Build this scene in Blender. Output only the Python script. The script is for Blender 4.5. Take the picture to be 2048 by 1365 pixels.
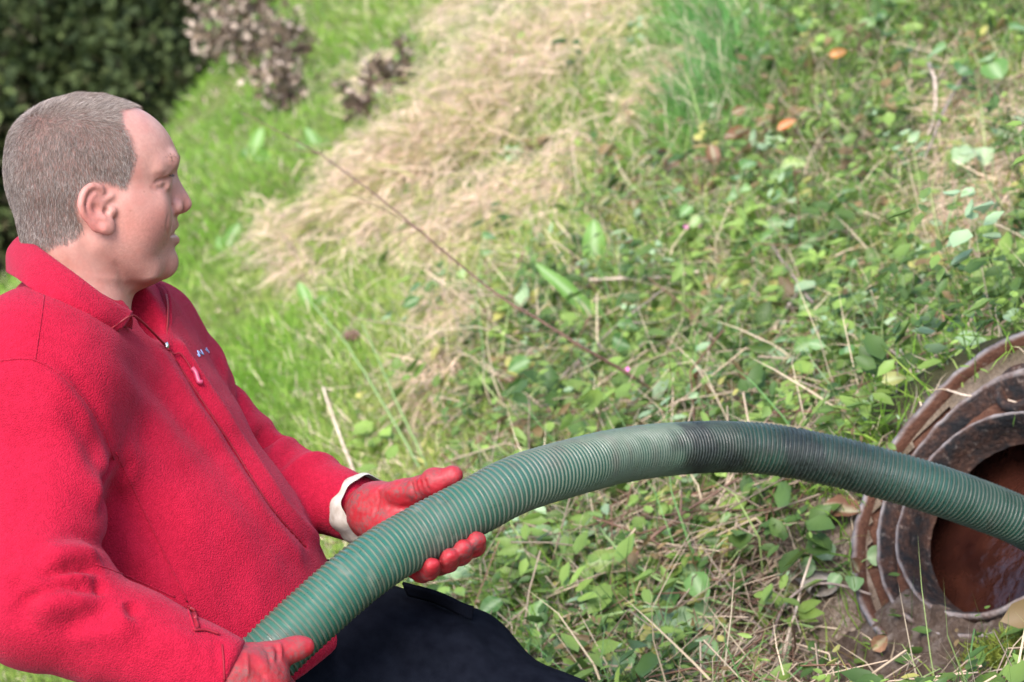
import bpy, math, random
import numpy as np
from mathutils import Vector, Matrix
from mathutils.bvhtree import BVHTree

for o in list(bpy.data.objects):
    bpy.data.objects.remove(o, do_unlink=True)
scene = bpy.context.scene
COL = scene.collection
R = math.radians

# ------------------------------------------------------------------ camera
LENS, SENSOR = 50.0, 22.3
CAM_LOC = np.array([0.0, 0.0, 1.5])
PITCH, ROLL = R(17), R(22)
_f = np.array([0, math.cos(PITCH), -math.sin(PITCH)])
_u0 = np.array([0, math.sin(PITCH), math.cos(PITCH)])
_r0 = np.array([1.0, 0, 0])
CR = math.cos(ROLL) * _r0 - math.sin(ROLL) * _u0
CU = math.sin(ROLL) * _r0 + math.cos(ROLL) * _u0
CF = _f
cam_data = bpy.data.cameras.new('camera')
cam = bpy.data.objects.new('camera', cam_data)
COL.objects.link(cam)
M = Matrix(((CR[0], CU[0], -CF[0], CAM_LOC[0]), (CR[1], CU[1], -CF[1], CAM_LOC[1]),
            (CR[2], CU[2], -CF[2], CAM_LOC[2]), (0, 0, 0, 1)))
cam.matrix_world = M
cam_data.lens = LENS
cam_data.sensor_width = SENSOR
cam_data.sensor_fit = 'HORIZONTAL'
cam_data.clip_end = 500
cam_data.clip_start = 0.05
cam_data.dof.use_dof = True
cam_data.dof.focus_distance = 2.62
cam_data.dof.aperture_fstop = 4.5
scene.camera = cam

# ------------------------------------------------------------------ sky, sun, exposure
SUN_V = np.array([-0.30, 0.52, -0.80])           # towards the sun, in view axes (right, up, forward)
sun_w = SUN_V[0] * CR + SUN_V[1] * CU + SUN_V[2] * CF
sun_w /= np.linalg.norm(sun_w)
SUN_EL = math.asin(sun_w[2])
SUN_AZ = math.atan2(sun_w[0], sun_w[1])
world = bpy.data.worlds.new('World')
scene.world = world
world.use_nodes = True
wn = world.node_tree
bg = wn.nodes['Background']
sky = wn.nodes.new('ShaderNodeTexSky')
sky.sky_type = 'NISHITA'
sky.sun_disc = False
sky.sun_elevation = SUN_EL
sky.sun_rotation = SUN_AZ
sky.air_density = 1.0
sky.dust_density = 2.0
sky.ozone_density = 1.0
wn.links.new(sky.outputs[0], bg.inputs['Color'])
bg.inputs['Strength'].default_value = 0.135
sun_data = bpy.data.lights.new('sun', 'SUN')
sun_data.energy = 1.5
sun_data.angle = R(32)
sun_data.color = (1.0, 0.97, 0.94)
sun = bpy.data.objects.new('sun', sun_data)
COL.objects.link(sun)
sun.location = (0, 0, 12)
sun.rotation_euler = Vector(sun_w).to_track_quat('Z', 'Y').to_euler()
vs = scene.view_settings
vs.view_transform = 'Standard'
vs.look = 'None'
vs.gamma = 1.0
vs.use_curve_mapping = False
vs.exposure = 1.92
scene.cycles.max_bounces = 6
scene.cycles.transparent_max_bounces = 8
scene.cycles.caustics_reflective = False
scene.cycles.caustics_refractive = False
scene.cycles.use_denoising = True

# ------------------------------------------------------------------ helpers
PX = SENSOR / LENS / 2048.0
def V(px, py, d):
    """photo pixel + distance along the lens axis -> metres right / up / forward of the camera"""
    return np.array([(px - 1024.0) * PX * d, (682.5 - py) * PX * d, d])
def to_world(P):
    P = np.asarray(P, dtype=np.float64)
    return CAM_LOC + P[..., 0:1] * CR + P[..., 1:2] * CU + P[..., 2:3] * CF
def vec_world(P):
    P = np.asarray(P, dtype=np.float64)
    return P[..., 0:1] * CR + P[..., 1:2] * CU + P[..., 2:3] * CF
def to_px(P):
    P = np.asarray(P)
    return np.stack([1024 + P[..., 0] / P[..., 2] / PX, 682.5 - P[..., 1] / P[..., 2] / PX], -1)
def nrm(v):
    v = np.asarray(v, dtype=np.float64)
    return v / np.maximum(np.linalg.norm(v, axis=-1, keepdims=True), 1e-12)
UPV = np.array([-math.sin(ROLL) * math.cos(PITCH), math.cos(ROLL) * math.cos(PITCH), -math.sin(PITCH)])

def link(o, parent=None):
    COL.objects.link(o)
    if parent is not None:
        o.parent = parent
        o.matrix_parent_inverse = parent.matrix_world.inverted()
    return o
def mesh_np(name, verts, faces, mat=None, parent=None, smooth=True, color=None, view=True, colname='Col'):
    """verts Nx3 (view axes unless view=False); faces: int array MxK, or list of such arrays"""
    verts = np.asarray(verts, dtype=np.float64)
    if view:
        verts = to_world(verts)
    if not isinstance(faces, list):
        faces = [faces]
    faces = [np.asarray(f, dtype=np.int32) for f in faces if len(f)]
    me = bpy.data.meshes.new(name)
    nl = sum(f.size for f in faces)
    npoly = sum(len(f) for f in faces)
    me.vertices.add(len(verts)); me.loops.add(nl); me.polygons.add(npoly)
    me.vertices.foreach_set('co', verts.astype(np.float32).ravel())
    me.loops.foreach_set('vertex_index', np.concatenate([f.ravel() for f in faces]))
    starts, s = [], 0
    for f in faces:
        starts.append(s + np.arange(len(f)) * f.shape[1]); s += f.size
    me.polygons.foreach_set('loop_start', np.concatenate(starts).astype(np.int32))
    me.update(calc_edges=True)
    if smooth:
        me.polygons.foreach_set('use_smooth', np.ones(npoly, dtype=bool))
    if color is not None:
        a = me.color_attributes.new(colname, 'FLOAT_COLOR', 'POINT')
        c = np.ones((len(verts), 4), dtype=np.float32)
        color = np.asarray(color)
        c[:, :color.shape[1]] = color
        a.data.foreach_set('color', c.ravel())
    me.validate()
    if mat is not None:
        me.materials.append(mat)
    o = bpy.data.objects.new(name, me)
    link(o, parent)
    return o
def tag(o, label=None, cat=None, group=None, kind=None):
    if label: o['label'] = label
    if cat: o['category'] = cat
    if group: o['group'] = group
    if kind: o['kind'] = kind
    return o
def empty(name, p, view=True):
    o = bpy.data.objects.new(name, None)
    COL.objects.link(o)
    o.empty_display_size = 0.05
    o.location = Vector(to_world(p) if view else p)
    o.matrix_world = Matrix.Translation(o.location)
    return o

# smooth curve through control rows (Catmull-Rom)
def spline(pts, n):
    pts = np.asarray(pts, dtype=np.float64)
    m = len(pts)
    if m == 2:
        t = np.linspace(0, 1, n)[:, None]
        return pts[0] * (1 - t) + pts[1] * t
    e = np.vstack([2 * pts[0] - pts[1], pts, 2 * pts[-1] - pts[-2]])
    t = np.linspace(0, m - 1, n)
    i = np.minimum(t.astype(int), m - 2)
    f = (t - i)[:, None]
    p0, p1, p2, p3 = e[i], e[i + 1], e[i + 2], e[i + 3]
    return 0.5 * (2 * p1 + (p2 - p0) * f + (2 * p0 - 5 * p1 + 4 * p2 - p3) * f ** 2 + (3 * p1 - p0 - 3 * p2 + p3) * f ** 3)
def resample(pts, n):
    pts = np.asarray(pts)
    L = np.concatenate([[0], np.cumsum(np.linalg.norm(np.diff(pts[:, :3], axis=0), axis=1))])
    t = np.linspace(0, L[-1], n)
    return np.stack([np.interp(t, L, pts[:, k]) for k in range(pts.shape[1])], 1)
def frames(path):
    """parallel-transport normals along a path"""
    T = nrm(np.gradient(path, axis=0))
    a = np.array([0.0, 0, 1]) if abs(T[0][2]) < 0.8 else np.array([1.0, 0, 0])
    n = nrm(np.cross(T[0], a))
    N = [n]
    for i in range(1, len(path)):
        n = n - T[i] * np.dot(n, T[i])
        n = n / np.linalg.norm(n)
        N.append(n)
    N = np.array(N)
    return T, N, np.cross(T, N)
def tube_arrays(path, rad, seg=8, caps=True, flat=1.0):
    path = np.asarray(path, dtype=np.float64)
    rad = np.broadcast_to(np.asarray(rad, dtype=np.float64), (len(path),))
    T, N, B = frames(path)
    a = np.arange(seg) * 2 * math.pi / seg
    v = path[:, None, :] + rad[:, None, None] * (np.cos(a)[None, :, None] * N[:, None, :] + flat * np.sin(a)[None, :, None] * B[:, None, :])
    m = len(path)
    i, j = np.meshgrid(np.arange(m - 1), np.arange(seg), indexing='ij')
    j2 = (j + 1) % seg
    q = np.stack([i * seg + j, i * seg + j2, (i + 1) * seg + j2, (i + 1) * seg + j], -1).reshape(-1, 4)
    v = v.reshape(-1, 3)
    tris = np.zeros((0, 3), int)
    if caps:
        c0, c1 = len(v), len(v) + 1
        v = np.vstack([v, path[:1], path[-1:]])
        jj = np.arange(seg)
        tris = np.vstack([np.stack([np.full(seg, c0), (jj + 1) % seg, jj], -1),
                          np.stack([np.full(seg, c1), (m - 1) * seg + jj, (m - 1) * seg + (jj + 1) % seg], -1)])
    return v, q, tris
def tube(name, path, rad, mat, parent=None, seg=8, flat=1.0, color=None, view=True):
    v, q, t = tube_arrays(path, rad, seg, True, flat)
    return mesh_np(name, v, [q, t], mat, parent, color=color, view=view)
def ribbon(name, rows, mat, parent=None, thick=0.004, nu=40, nv=10, color=None):
    """rows: list of control polylines (same count) across the strip; skinned, given thickness"""
    rows = [spline(r, nu) for r in rows]
    rows = np.array(rows)                                   # k x nu x 3
    g = np.stack([spline(rows[:, i], nv) for i in range(nu)], 1)   # nv x nu x 3
    du = np.gradient(g, axis=1); dv = np.gradient(g, axis=0)
    n = nrm(np.cross(du, dv))
    top = g + n * thick / 2; bot = g - n * thick / 2
    i, j = np.meshgrid(np.arange(nv - 1), np.arange(nu - 1), indexing='ij')
    q = np.stack([i * nu + j, i * nu + j + 1, (i + 1) * nu + j + 1, (i + 1) * nu + j], -1).reshape(-1, 4)
    k = nv * nu
    ring = np.concatenate([np.arange(nu), (np.arange(1, nv) * nu + nu - 1), ((nv - 1) * nu + np.arange(nu - 2, -1, -1)), (np.arange(nv - 2, 0, -1) * nu)])
    r2 = np.roll(ring, -1)
    side = np.stack([ring, ring + k, r2 + k, r2], -1)
    return mesh_np(name, np.vstack([top.reshape(-1, 3), bot.reshape(-1, 3)]), [q, q[:, ::-1] + k, side], mat, parent, color=color)

# ------------------------------------------------------------------ distance fields -> mesh
def smin(a, b, k):
    h = np.clip(0.5 + 0.5 * (b - a) / k, 0, 1)
    return b + (a - b) * h - k * h * (1 - h)
def smax(a, b, k):
    return -smin(-a, -b, k)
class Field:
    def __init__(s, lo, hi, h):
        s.lo = np.array(lo, dtype=np.float64); s.h = h
        n = np.ceil((np.array(hi) - s.lo) / h).astype(int) + 1
        ax = [(s.lo[i] + np.arange(n[i]) * h).astype(np.float32) for i in range(3)]
        s.X, s.Y, s.Z = np.meshgrid(*ax, indexing='ij')
    def seg(s, a, b, ra, rb, stretch=None):
        a = np.asarray(a, dtype=np.float32); b = np.asarray(b, dtype=np.float32)
        d = b - a; L = max(float(d @ d), 1e-12)
        x, y, z = s.X - a[0], s.Y - a[1], s.Z - a[2]
        t = np.clip((x * d[0] + y * d[1] + z * d[2]) / L, 0, 1)
        return np.sqrt((x - t * d[0]) ** 2 + (y - t * d[1]) ** 2 + (z - t * d[2]) ** 2) - (ra + (rb - ra) * t)
    def ball(s, c, r):
        return np.sqrt((s.X - c[0]) ** 2 + (s.Y - c[1]) ** 2 + (s.Z - c[2]) ** 2) - r
    def ell(s, c, r, axes):
        x, y, z = s.X - c[0], s.Y - c[1], s.Z - c[2]
        q = [(x * ax[0] + y * ax[1] + z * ax[2]) for ax in axes]
        k = np.sqrt(sum((q[i] / r[i]) ** 2 for i in range(3)))
        k2 = np.sqrt(sum((q[i] / r[i] ** 2) ** 2 for i in range(3))) + 1e-6
        return k * (k - 1) / k2
    def eseg(s, a, b, ra, rb, F, L, flip=None):
        """tapered limb of oval section: ra/rb = (half depth along F, half width along L)"""
        a = np.asarray(a, dtype=np.float32); b = np.asarray(b, dtype=np.float32)
        d = b - a; LL = float(d @ d)
        x, y, z = s.X - a[0], s.Y - a[1], s.Z - a[2]
        t = np.clip((x * d[0] + y * d[1] + z * d[2]) / LL, 0, 1)
        x, y, z = x - t * d[0], y - t * d[1], z - t * d[2]
        D = d / math.sqrt(LL)
        rf = ra[0] + (rb[0] - ra[0]) * t; rl = ra[1] + (rb[1] - ra[1]) * t
        f = x * F[0] + y * F[1] + z * F[2]; l = x * L[0] + y * L[1] + z * L[2]
        ax = x * D[0] + y * D[1] + z * D[2]
        rm = np.minimum(rf, rl)
        return (np.sqrt((f / rf) ** 2 + (l / rl) ** 2 + (ax / rm) ** 2) - 1) * rm
    def mesh(s, F):
        F = F.astype(np.float32)
        S = F < 0
        nx, ny, nz = F.shape
        cnt = np.zeros((nx - 1, ny - 1, nz - 1), dtype=np.int8)
        for i in (0, 1):
            for j in (0, 1):
                for k in (0, 1):
                    cnt += S[i:nx - 1 + i, j:ny - 1 + j, k:nz - 1 + k]
        act = (cnt > 0) & (cnt < 8)
        I, J, K = np.nonzero(act)
        n = len(I)
        vid = np.full(act.shape, -1, dtype=np.int32)
        vid[I, J, K] = np.arange(n)
        acc = np.zeros((n, 3)); num = np.zeros(n)
        cs = [(i, j, k) for i in (0, 1) for j in (0, 1) for k in (0, 1)]
        for a in cs:
            for ax in range(3):
                if a[ax] == 1: continue
                b = list(a); b[ax] = 1
                fa = F[I + a[0], J + a[1], K + a[2]]; fb = F[I + b[0], J + b[1], K + b[2]]
                m = (fa < 0) != (fb < 0)
                t = np.where(m, fa / np.where(m, fa - fb, 1), 0)
                p = np.tile(np.array(a, dtype=np.float64), (n, 1)); p[:, ax] += t
                acc[m] += p[m]; num[m] += 1
        P = s.lo + (np.stack([I, J, K], -1) + acc / num[:, None]) * s.h
        quads = []
        for ax in range(3):
            sl0 = [slice(None)] * 3; sl1 = [slice(None)] * 3
            sl0[ax] = slice(0, -1); sl1[ax] = slice(1, None)
            A, B = S[tuple(sl0)], S[tuple(sl1)]
            e = np.nonzero(A != B)
            o1, o2 = (ax + 1) % 3, (ax + 2) % 3
            ok = (e[o1] > 0) & (e[o2] > 0) & (e[o1] < F.shape[o1] - 1) & (e[o2] < F.shape[o2] - 1)
            e = [q[ok] for q in e]
            inside_first = A[tuple(e)]
            def cell(d1, d2):
                c = [q.copy() for q in e]; c[o1] = c[o1] + d1; c[o2] = c[o2] + d2
                return vid[tuple(c)]
            q = np.stack([cell(-1, -1), cell(0, -1), cell(0, 0), cell(-1, 0)], -1)
            q[~inside_first] = q[~inside_first][:, ::-1]
            quads.append(q)
        Q = np.vstack(quads)
        Q = Q[(Q >= 0).all(1)]
        return P, Q
def vnormals(P, Q):
    n = np.cross(P[Q[:, 2]] - P[Q[:, 0]], P[Q[:, 3]] - P[Q[:, 1]])
    N = np.zeros_like(P)
    for k in range(4):
        np.add.at(N, Q[:, k], n)
    return nrm(N)
def relax(P, Q, it=2, lam=0.5):
    for _ in range(it):
        A = np.zeros_like(P); c = np.zeros(len(P))
        for k in range(4):
            np.add.at(A, Q[:, k], P[Q[:, (k + 1) % 4]]); np.add.at(A, Q[:, k], P[Q[:, (k + 3) % 4]])
            np.add.at(c, Q[:, k], 2)
        P = P + lam * (A / np.maximum(c, 1)[:, None] - P)
    return P
def bvh(P, Q):
    return BVHTree.FromPolygons([Vector(p) for p in P.tolist()], Q.tolist())
def cast(tree, px, py, dflt=None):
    d = V(px, py, 1.0)
    h = tree.ray_cast(Vector((0, 0, 0)), Vector(d).normalized())
    if h[0] is None:
        h = None
        return dflt
    return np.array(h[0])
def seg_dist(P, path):
    """distance of points to a polyline, and the 0..1 position along it"""
    L = np.concatenate([[0], np.cumsum(np.linalg.norm(np.diff(path, axis=0), axis=1))])
    best = np.full(len(P), 1e9); pos = np.zeros(len(P))
    for i in range(len(path) - 1):
        a, b = path[i], path[i + 1]; d = b - a
        t = np.clip(((P - a) @ d) / max(d @ d, 1e-12), 0, 1)
        q = np.linalg.norm(P - a - t[:, None] * d, axis=1)
        m = q < best
        best[m] = q[m]; pos[m] = (L[i] + t[m] * (L[i + 1] - L[i])) / L[-1]
    return best, pos
def strokes(P, Q, items):
    """sculpt ridges (+) and creases (-): items = (photo polyline on the surface, width m, height m)"""
    tree = bvh(P, Q)
    N = vnormals(P, Q)
    D = np.zeros(len(P))
    for it in items:
        pix, w, h = it[:3]
        taper = it[3] if len(it) > 3 else True
        pix = spline(np.array(pix, dtype=float), max(6, 4 * len(pix)))
        pts = [cast(tree, *p) for p in pix]
        pts = [p for p in pts if p is not None]
        if len(pts) < 2: continue
        pts = np.array(pts)
        lo, hi = pts.min(0) - 3 * w, pts.max(0) + 3 * w
        m = np.all((P > lo) & (P < hi), axis=1)
        if not m.any(): continue
        d, t = seg_dist(P[m], pts)
        tp = np.minimum(1, 4 * np.minimum(t, 1 - t) + 0.05) if taper else 1.0
        D[m] += h * np.exp(-(d / w) ** 2) * tp
    return P + N * D[:, None]

# value noise for geometry
_rng = np.random.default_rng(7)
_lat = _rng.random((64, 64, 64)).astype(np.float32)
def vnoise(P, scale, off=0.0):
    p = np.asarray(P) * scale + off + 100.0
    i = np.floor(p).astype(int); f = p - i
    f = f * f * (3 - 2 * f)
    r = 0
    for a in (0, 1):
        for b in (0, 1):
            for c in (0, 1):
                w = (f[:, 0] if a else 1 - f[:, 0]) * (f[:, 1] if b else 1 - f[:, 1]) * (f[:, 2] if c else 1 - f[:, 2])
                r = r + w * _lat[(i[:, 0] + a) % 64, (i[:, 1] + b) % 64, (i[:, 2] + c) % 64]
    return r * 2 - 1

# ------------------------------------------------------------------ materials
class Mat:
    def __init__(s, name, rough=0.6, spec=0.5):
        s.m = bpy.data.materials.new(name); s.m.use_nodes = True
        s.t = s.m.node_tree; s.b = s.t.nodes['Principled BSDF']
        s.b.inputs['Roughness'].default_value = rough
        s.b.inputs['Specular IOR Level'].default_value = spec
        s.out = s.t.nodes['Material Output']
    def n(s, typ, **kw):
        x = s.t.nodes.new(typ)
        for k, v in kw.items():
            if k in x.inputs: x.inputs[k].default_value = v
            else: setattr(x, k, v)
        return x
    def l(s, a, b): s.t.links.new(a, b)
    def coord(s):
        g = s.n('ShaderNodeNewGeometry'); return g.outputs['Position']
    def noise(s, scale, detail=4, rough=0.5, vec=None):
        x = s.n('ShaderNodeTexNoise'); x.inputs['Scale'].default_value = scale
        x.inputs['Detail'].default_value = detail; x.inputs['Roughness'].default_value = rough
        s.l(vec if vec is not None else s.coord(), x.inputs['Vector']); return x.outputs['Fac']
    def voro(s, scale, feature='F1'):
        x = s.n('ShaderNodeTexVoronoi'); x.inputs['Scale'].default_value = scale; x.feature = feature
        s.l(s.coord(), x.inputs['Vector']); return x.outputs['Distance']
    def ramp(s, fac, stops):
        x = s.n('ShaderNodeValToRGB'); e = x.color_ramp.elements
        while len(e) < len(stops): e.new(0.5)
        for k, (p, c) in enumerate(stops):
            e[k].position = p; e[k].color = (c[0], c[1], c[2], 1) if hasattr(c, '__len__') else (c, c, c, 1)
        s.l(fac, x.inputs['Fac']); return x.outputs['Color']
    def mix(s, fac, a, b, mode='MIX'):
        x = s.n('ShaderNodeMix'); x.data_type = 'RGBA'; x.blend_type = mode
        for sock, v in ((x.inputs[0], fac), (x.inputs[6], a), (x.inputs[7], b)):
            if hasattr(v, 'links') or hasattr(v, 'is_linked'): s.l(v, sock)
            elif hasattr(v, '__len__'): sock.default_value = (v[0], v[1], v[2], 1)
            else: sock.default_value = v
        return x.outputs[2]
    def math(s, op, a, b=0.5):
        x = s.n('ShaderNodeMath'); x.operation = op
        for k, v in ((0, a), (1, b)):
            if hasattr(v, 'is_linked'): s.l(v, x.inputs[k])
            else: x.inputs[k].default_value = v
        return x.outputs[0]
    def attr(s, name='Col'):
        x = s.n('ShaderNodeAttribute'); x.attribute_name = name; return x
    def col(s, c):
        if hasattr(c, 'is_linked'): s.l(c, s.b.inputs['Base Color'])
        else: s.b.inputs['Base Color'].default_value = (c[0], c[1], c[2], 1)
    def bump(s, h, strength=0.5, dist=0.002):
        x = s.n('ShaderNodeBump'); x.inputs['Strength'].default_value = strength; x.inputs['Distance'].default_value = dist
        s.l(h, x.inputs['Height']); s.l(x.outputs[0], s.b.inputs['Normal'])
    def set(s, **kw):
        for k, v in kw.items():
            k = k.replace('_', ' ')
            if hasattr(v, 'is_linked'): s.l(v, s.b.inputs[k])
            else: s.b.inputs[k].default_value = v
        return s
# ------------------------------------------------------------------ the ground plane, in view axes
PA, PB, PC = 0.0525, 0.0555e-3, 0.1291e-3                     # 1/depth = PA + PB*px + PC*py
GN_ = np.array([PB / PX, -PC / PX, PA + 1024 * PB + 682.5 * PC])
GN = -GN_ / np.linalg.norm(GN_)                                # ground normal, upwards
if GN @ UPV < 0: GN = -GN
GO = V(2005, 1037, 1 / (PA + PB * 2005 + PC * 1037))           # plane origin, under the tank neck
E1 = nrm(np.array([1.0, 0, 0]) - GN * GN[0]); E2 = np.cross(GN, E1)
if E2[2] < 0: E2 = -E2
def plane_uv(px, py):
    px = np.asarray(px, float); py = np.asarray(py, float)
    d = 1 / np.maximum(PA + PB * px + PC * py, 0.02)
    q = np.stack([(px - 1024) * PX * d, (682.5 - py) * PX * d, d], -1) - GO
    return q @ E1, q @ E2
HC_, HN = V(1988, 1030, 3.30), nrm(np.array([-0.66, 0.46, -0.59]))
def vec_to_view_ground():
    return nrm(E1 * 0.75 + E2 * 0.66)
def sst(x, a, b):
    t = np.clip((x - a) / (b - a), 0, 1); return t * t * (3 - 2 * t)
_bu, _bv = plane_uv(np.array([0, 2048]), np.array([1365, 1365]))
_bd = nrm(np.array([_bu[1] - _bu[0], _bv[1] - _bv[0]])); _bn = np.array([-_bd[1], _bd[0]])
if _bn[1] < 0: _bn = -_bn
_cu, _cv = plane_uv(np.array([490, 140]), np.array([125, 545]))   # two points of the crest line
_cd = nrm(np.array([_cu[1] - _cu[0], _cv[1] - _cv[0]])); _cn = np.array([-_cd[1], _cd[0]])
if _cn[1] < 0: _cn = -_cn
DROP = 0.36
def height(u, v, fine=True):
    u = np.asarray(u, float); v = np.asarray(v, float)
    q = GO + u[..., None] * E1 + v[..., None] * E2
    P3 = np.stack([u, v, np.zeros_like(u)], -1).reshape(-1, 3)
    h = 0.10 * vnoise(P3, 0.45, 3).reshape(u.shape) * sst(q[..., 2], 3.2, 6.0)
    h = h + 0.035 * vnoise(P3, 1.6, 7).reshape(u.shape) + 0.012 * vnoise(P3, 5.5, 1).reshape(u.shape)
    if fine: h = h + 0.006 * vnoise(P3, 17, 2).reshape(u.shape)
    # the bank falls to the track on which the man stands
    s = (u - _bu[0]) * _bn[0] + (v - _bv[0]) * _bn[1]
    h = h - DROP * sst(-s, 0.10, 0.75)
    # the crest: beyond it the bank drops towards the wood
    far = (u - _cu[0]) * _cn[0] + (v - _cv[0]) * _cn[1] + 0.10 * vnoise(P3, 1.1, 4).reshape(u.shape)
    h = h - np.where(far > 0, 0.75 * (np.sqrt(far ** 2 + 0.25) - 0.5), 0)
    h = np.maximum(h, -7.0)
    # levelled round the tank neck
    rel = q - HC_
    t = -(rel @ HN) / (GN @ HN)
    r = np.linalg.norm(rel + t[..., None] * GN, axis=-1)
    k = 1 - sst(r, 0.27, 0.62)
    tt = np.clip(t, -0.35, 0.30) - 0.012
    return h * (1 - k) + (tt + 0.35 * h * 0) * k
def gpoint(u, v, fine=True):
    u = np.asarray(u, float); v = np.asarray(v, float)
    return GO + u[..., None] * E1 + v[..., None] * E2 + height(u, v, fine)[..., None] * GN
def ground_px(px, py, it=5):
    """where the sight line through a photo pixel meets the ground"""
    px = np.asarray(px, float); py = np.asarray(py, float)
    ray = np.stack([(px - 1024) * PX, (682.5 - py) * PX, np.ones_like(px)], -1)
    d = 1 / np.maximum(PA + PB * px + PC * py, 0.06)
    rg_ = np.minimum(ray @ GN, -0.05)
    for _ in range(it):
        q = ray * d[..., None] - GO
        e = q @ GN - height(q @ E1, q @ E2, False)
        d = np.clip(d - 0.8 * e / rg_, 1.5, 13.0)
    q = ray * d[..., None] - GO
    return gpoint(q @ E1, q @ E2)
def drop_to_ground(p):
    """foot of a view-space point on the ground, straight down"""
    p = np.asarray(p, float)
    for _ in range(12):
        q = p - GO; u, v = q @ E1, q @ E2
        g = gpoint(np.array(u), np.array(v))
        p = p - UPV * ((p - g) @ GN) / (UPV @ GN)
    return p
def foot_R(): return drop_to_ground(V(1105, 1490, 2.74) - UPV * 0.3)
def foot_L(): return drop_to_ground(V(930, 1430, 3.02) - E1 * 0.15 - UPV * 0.3)
def to_foot(): return drop_to_ground(V(560, 1400, 2.8))
# ================================================================== the hose path (shared by hands)
HOSE_R = 0.035
_hp = [(330,1560,2.60),(430,1432,2.57),(518,1332,2.555),(615,1239,2.575),(735,1136,2.61),(830,1076,2.645),(947,1014,2.68),(1040,967,2.72),
       (1153,933,2.80),(1240,912,2.90),(1327,900,2.99),(1435,894,3.07),(1537,899,3.10),(1665,922,3.12),(1768,949,3.13),
       (1870,979,3.14),(1972,1015,3.17),(2048,1047,3.20),(2110,1088,3.25),(2160,1150,3.34),(2180,1230,3.45)]
HOSE = resample(spline([V(*p) for p in _hp], 400), 600)
def hose_at(px):
    q = to_px(HOSE)
    i = int(np.argmin(np.abs(q[:, 0] - px) + 1e3 * (np.arange(len(q)) > 560)))
    T = nrm(HOSE[min(i + 3, 599)] - HOSE[max(i - 3, 0)])
    Z = np.array([0, 0, 1.0]); Z = nrm(Z - T * (Z @ T))
    D = np.cross(T, Z)
    if D[1] > 0: D = -D
    return HOSE[i], T, D, Z                                  # centre, along, image-down, away

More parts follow.
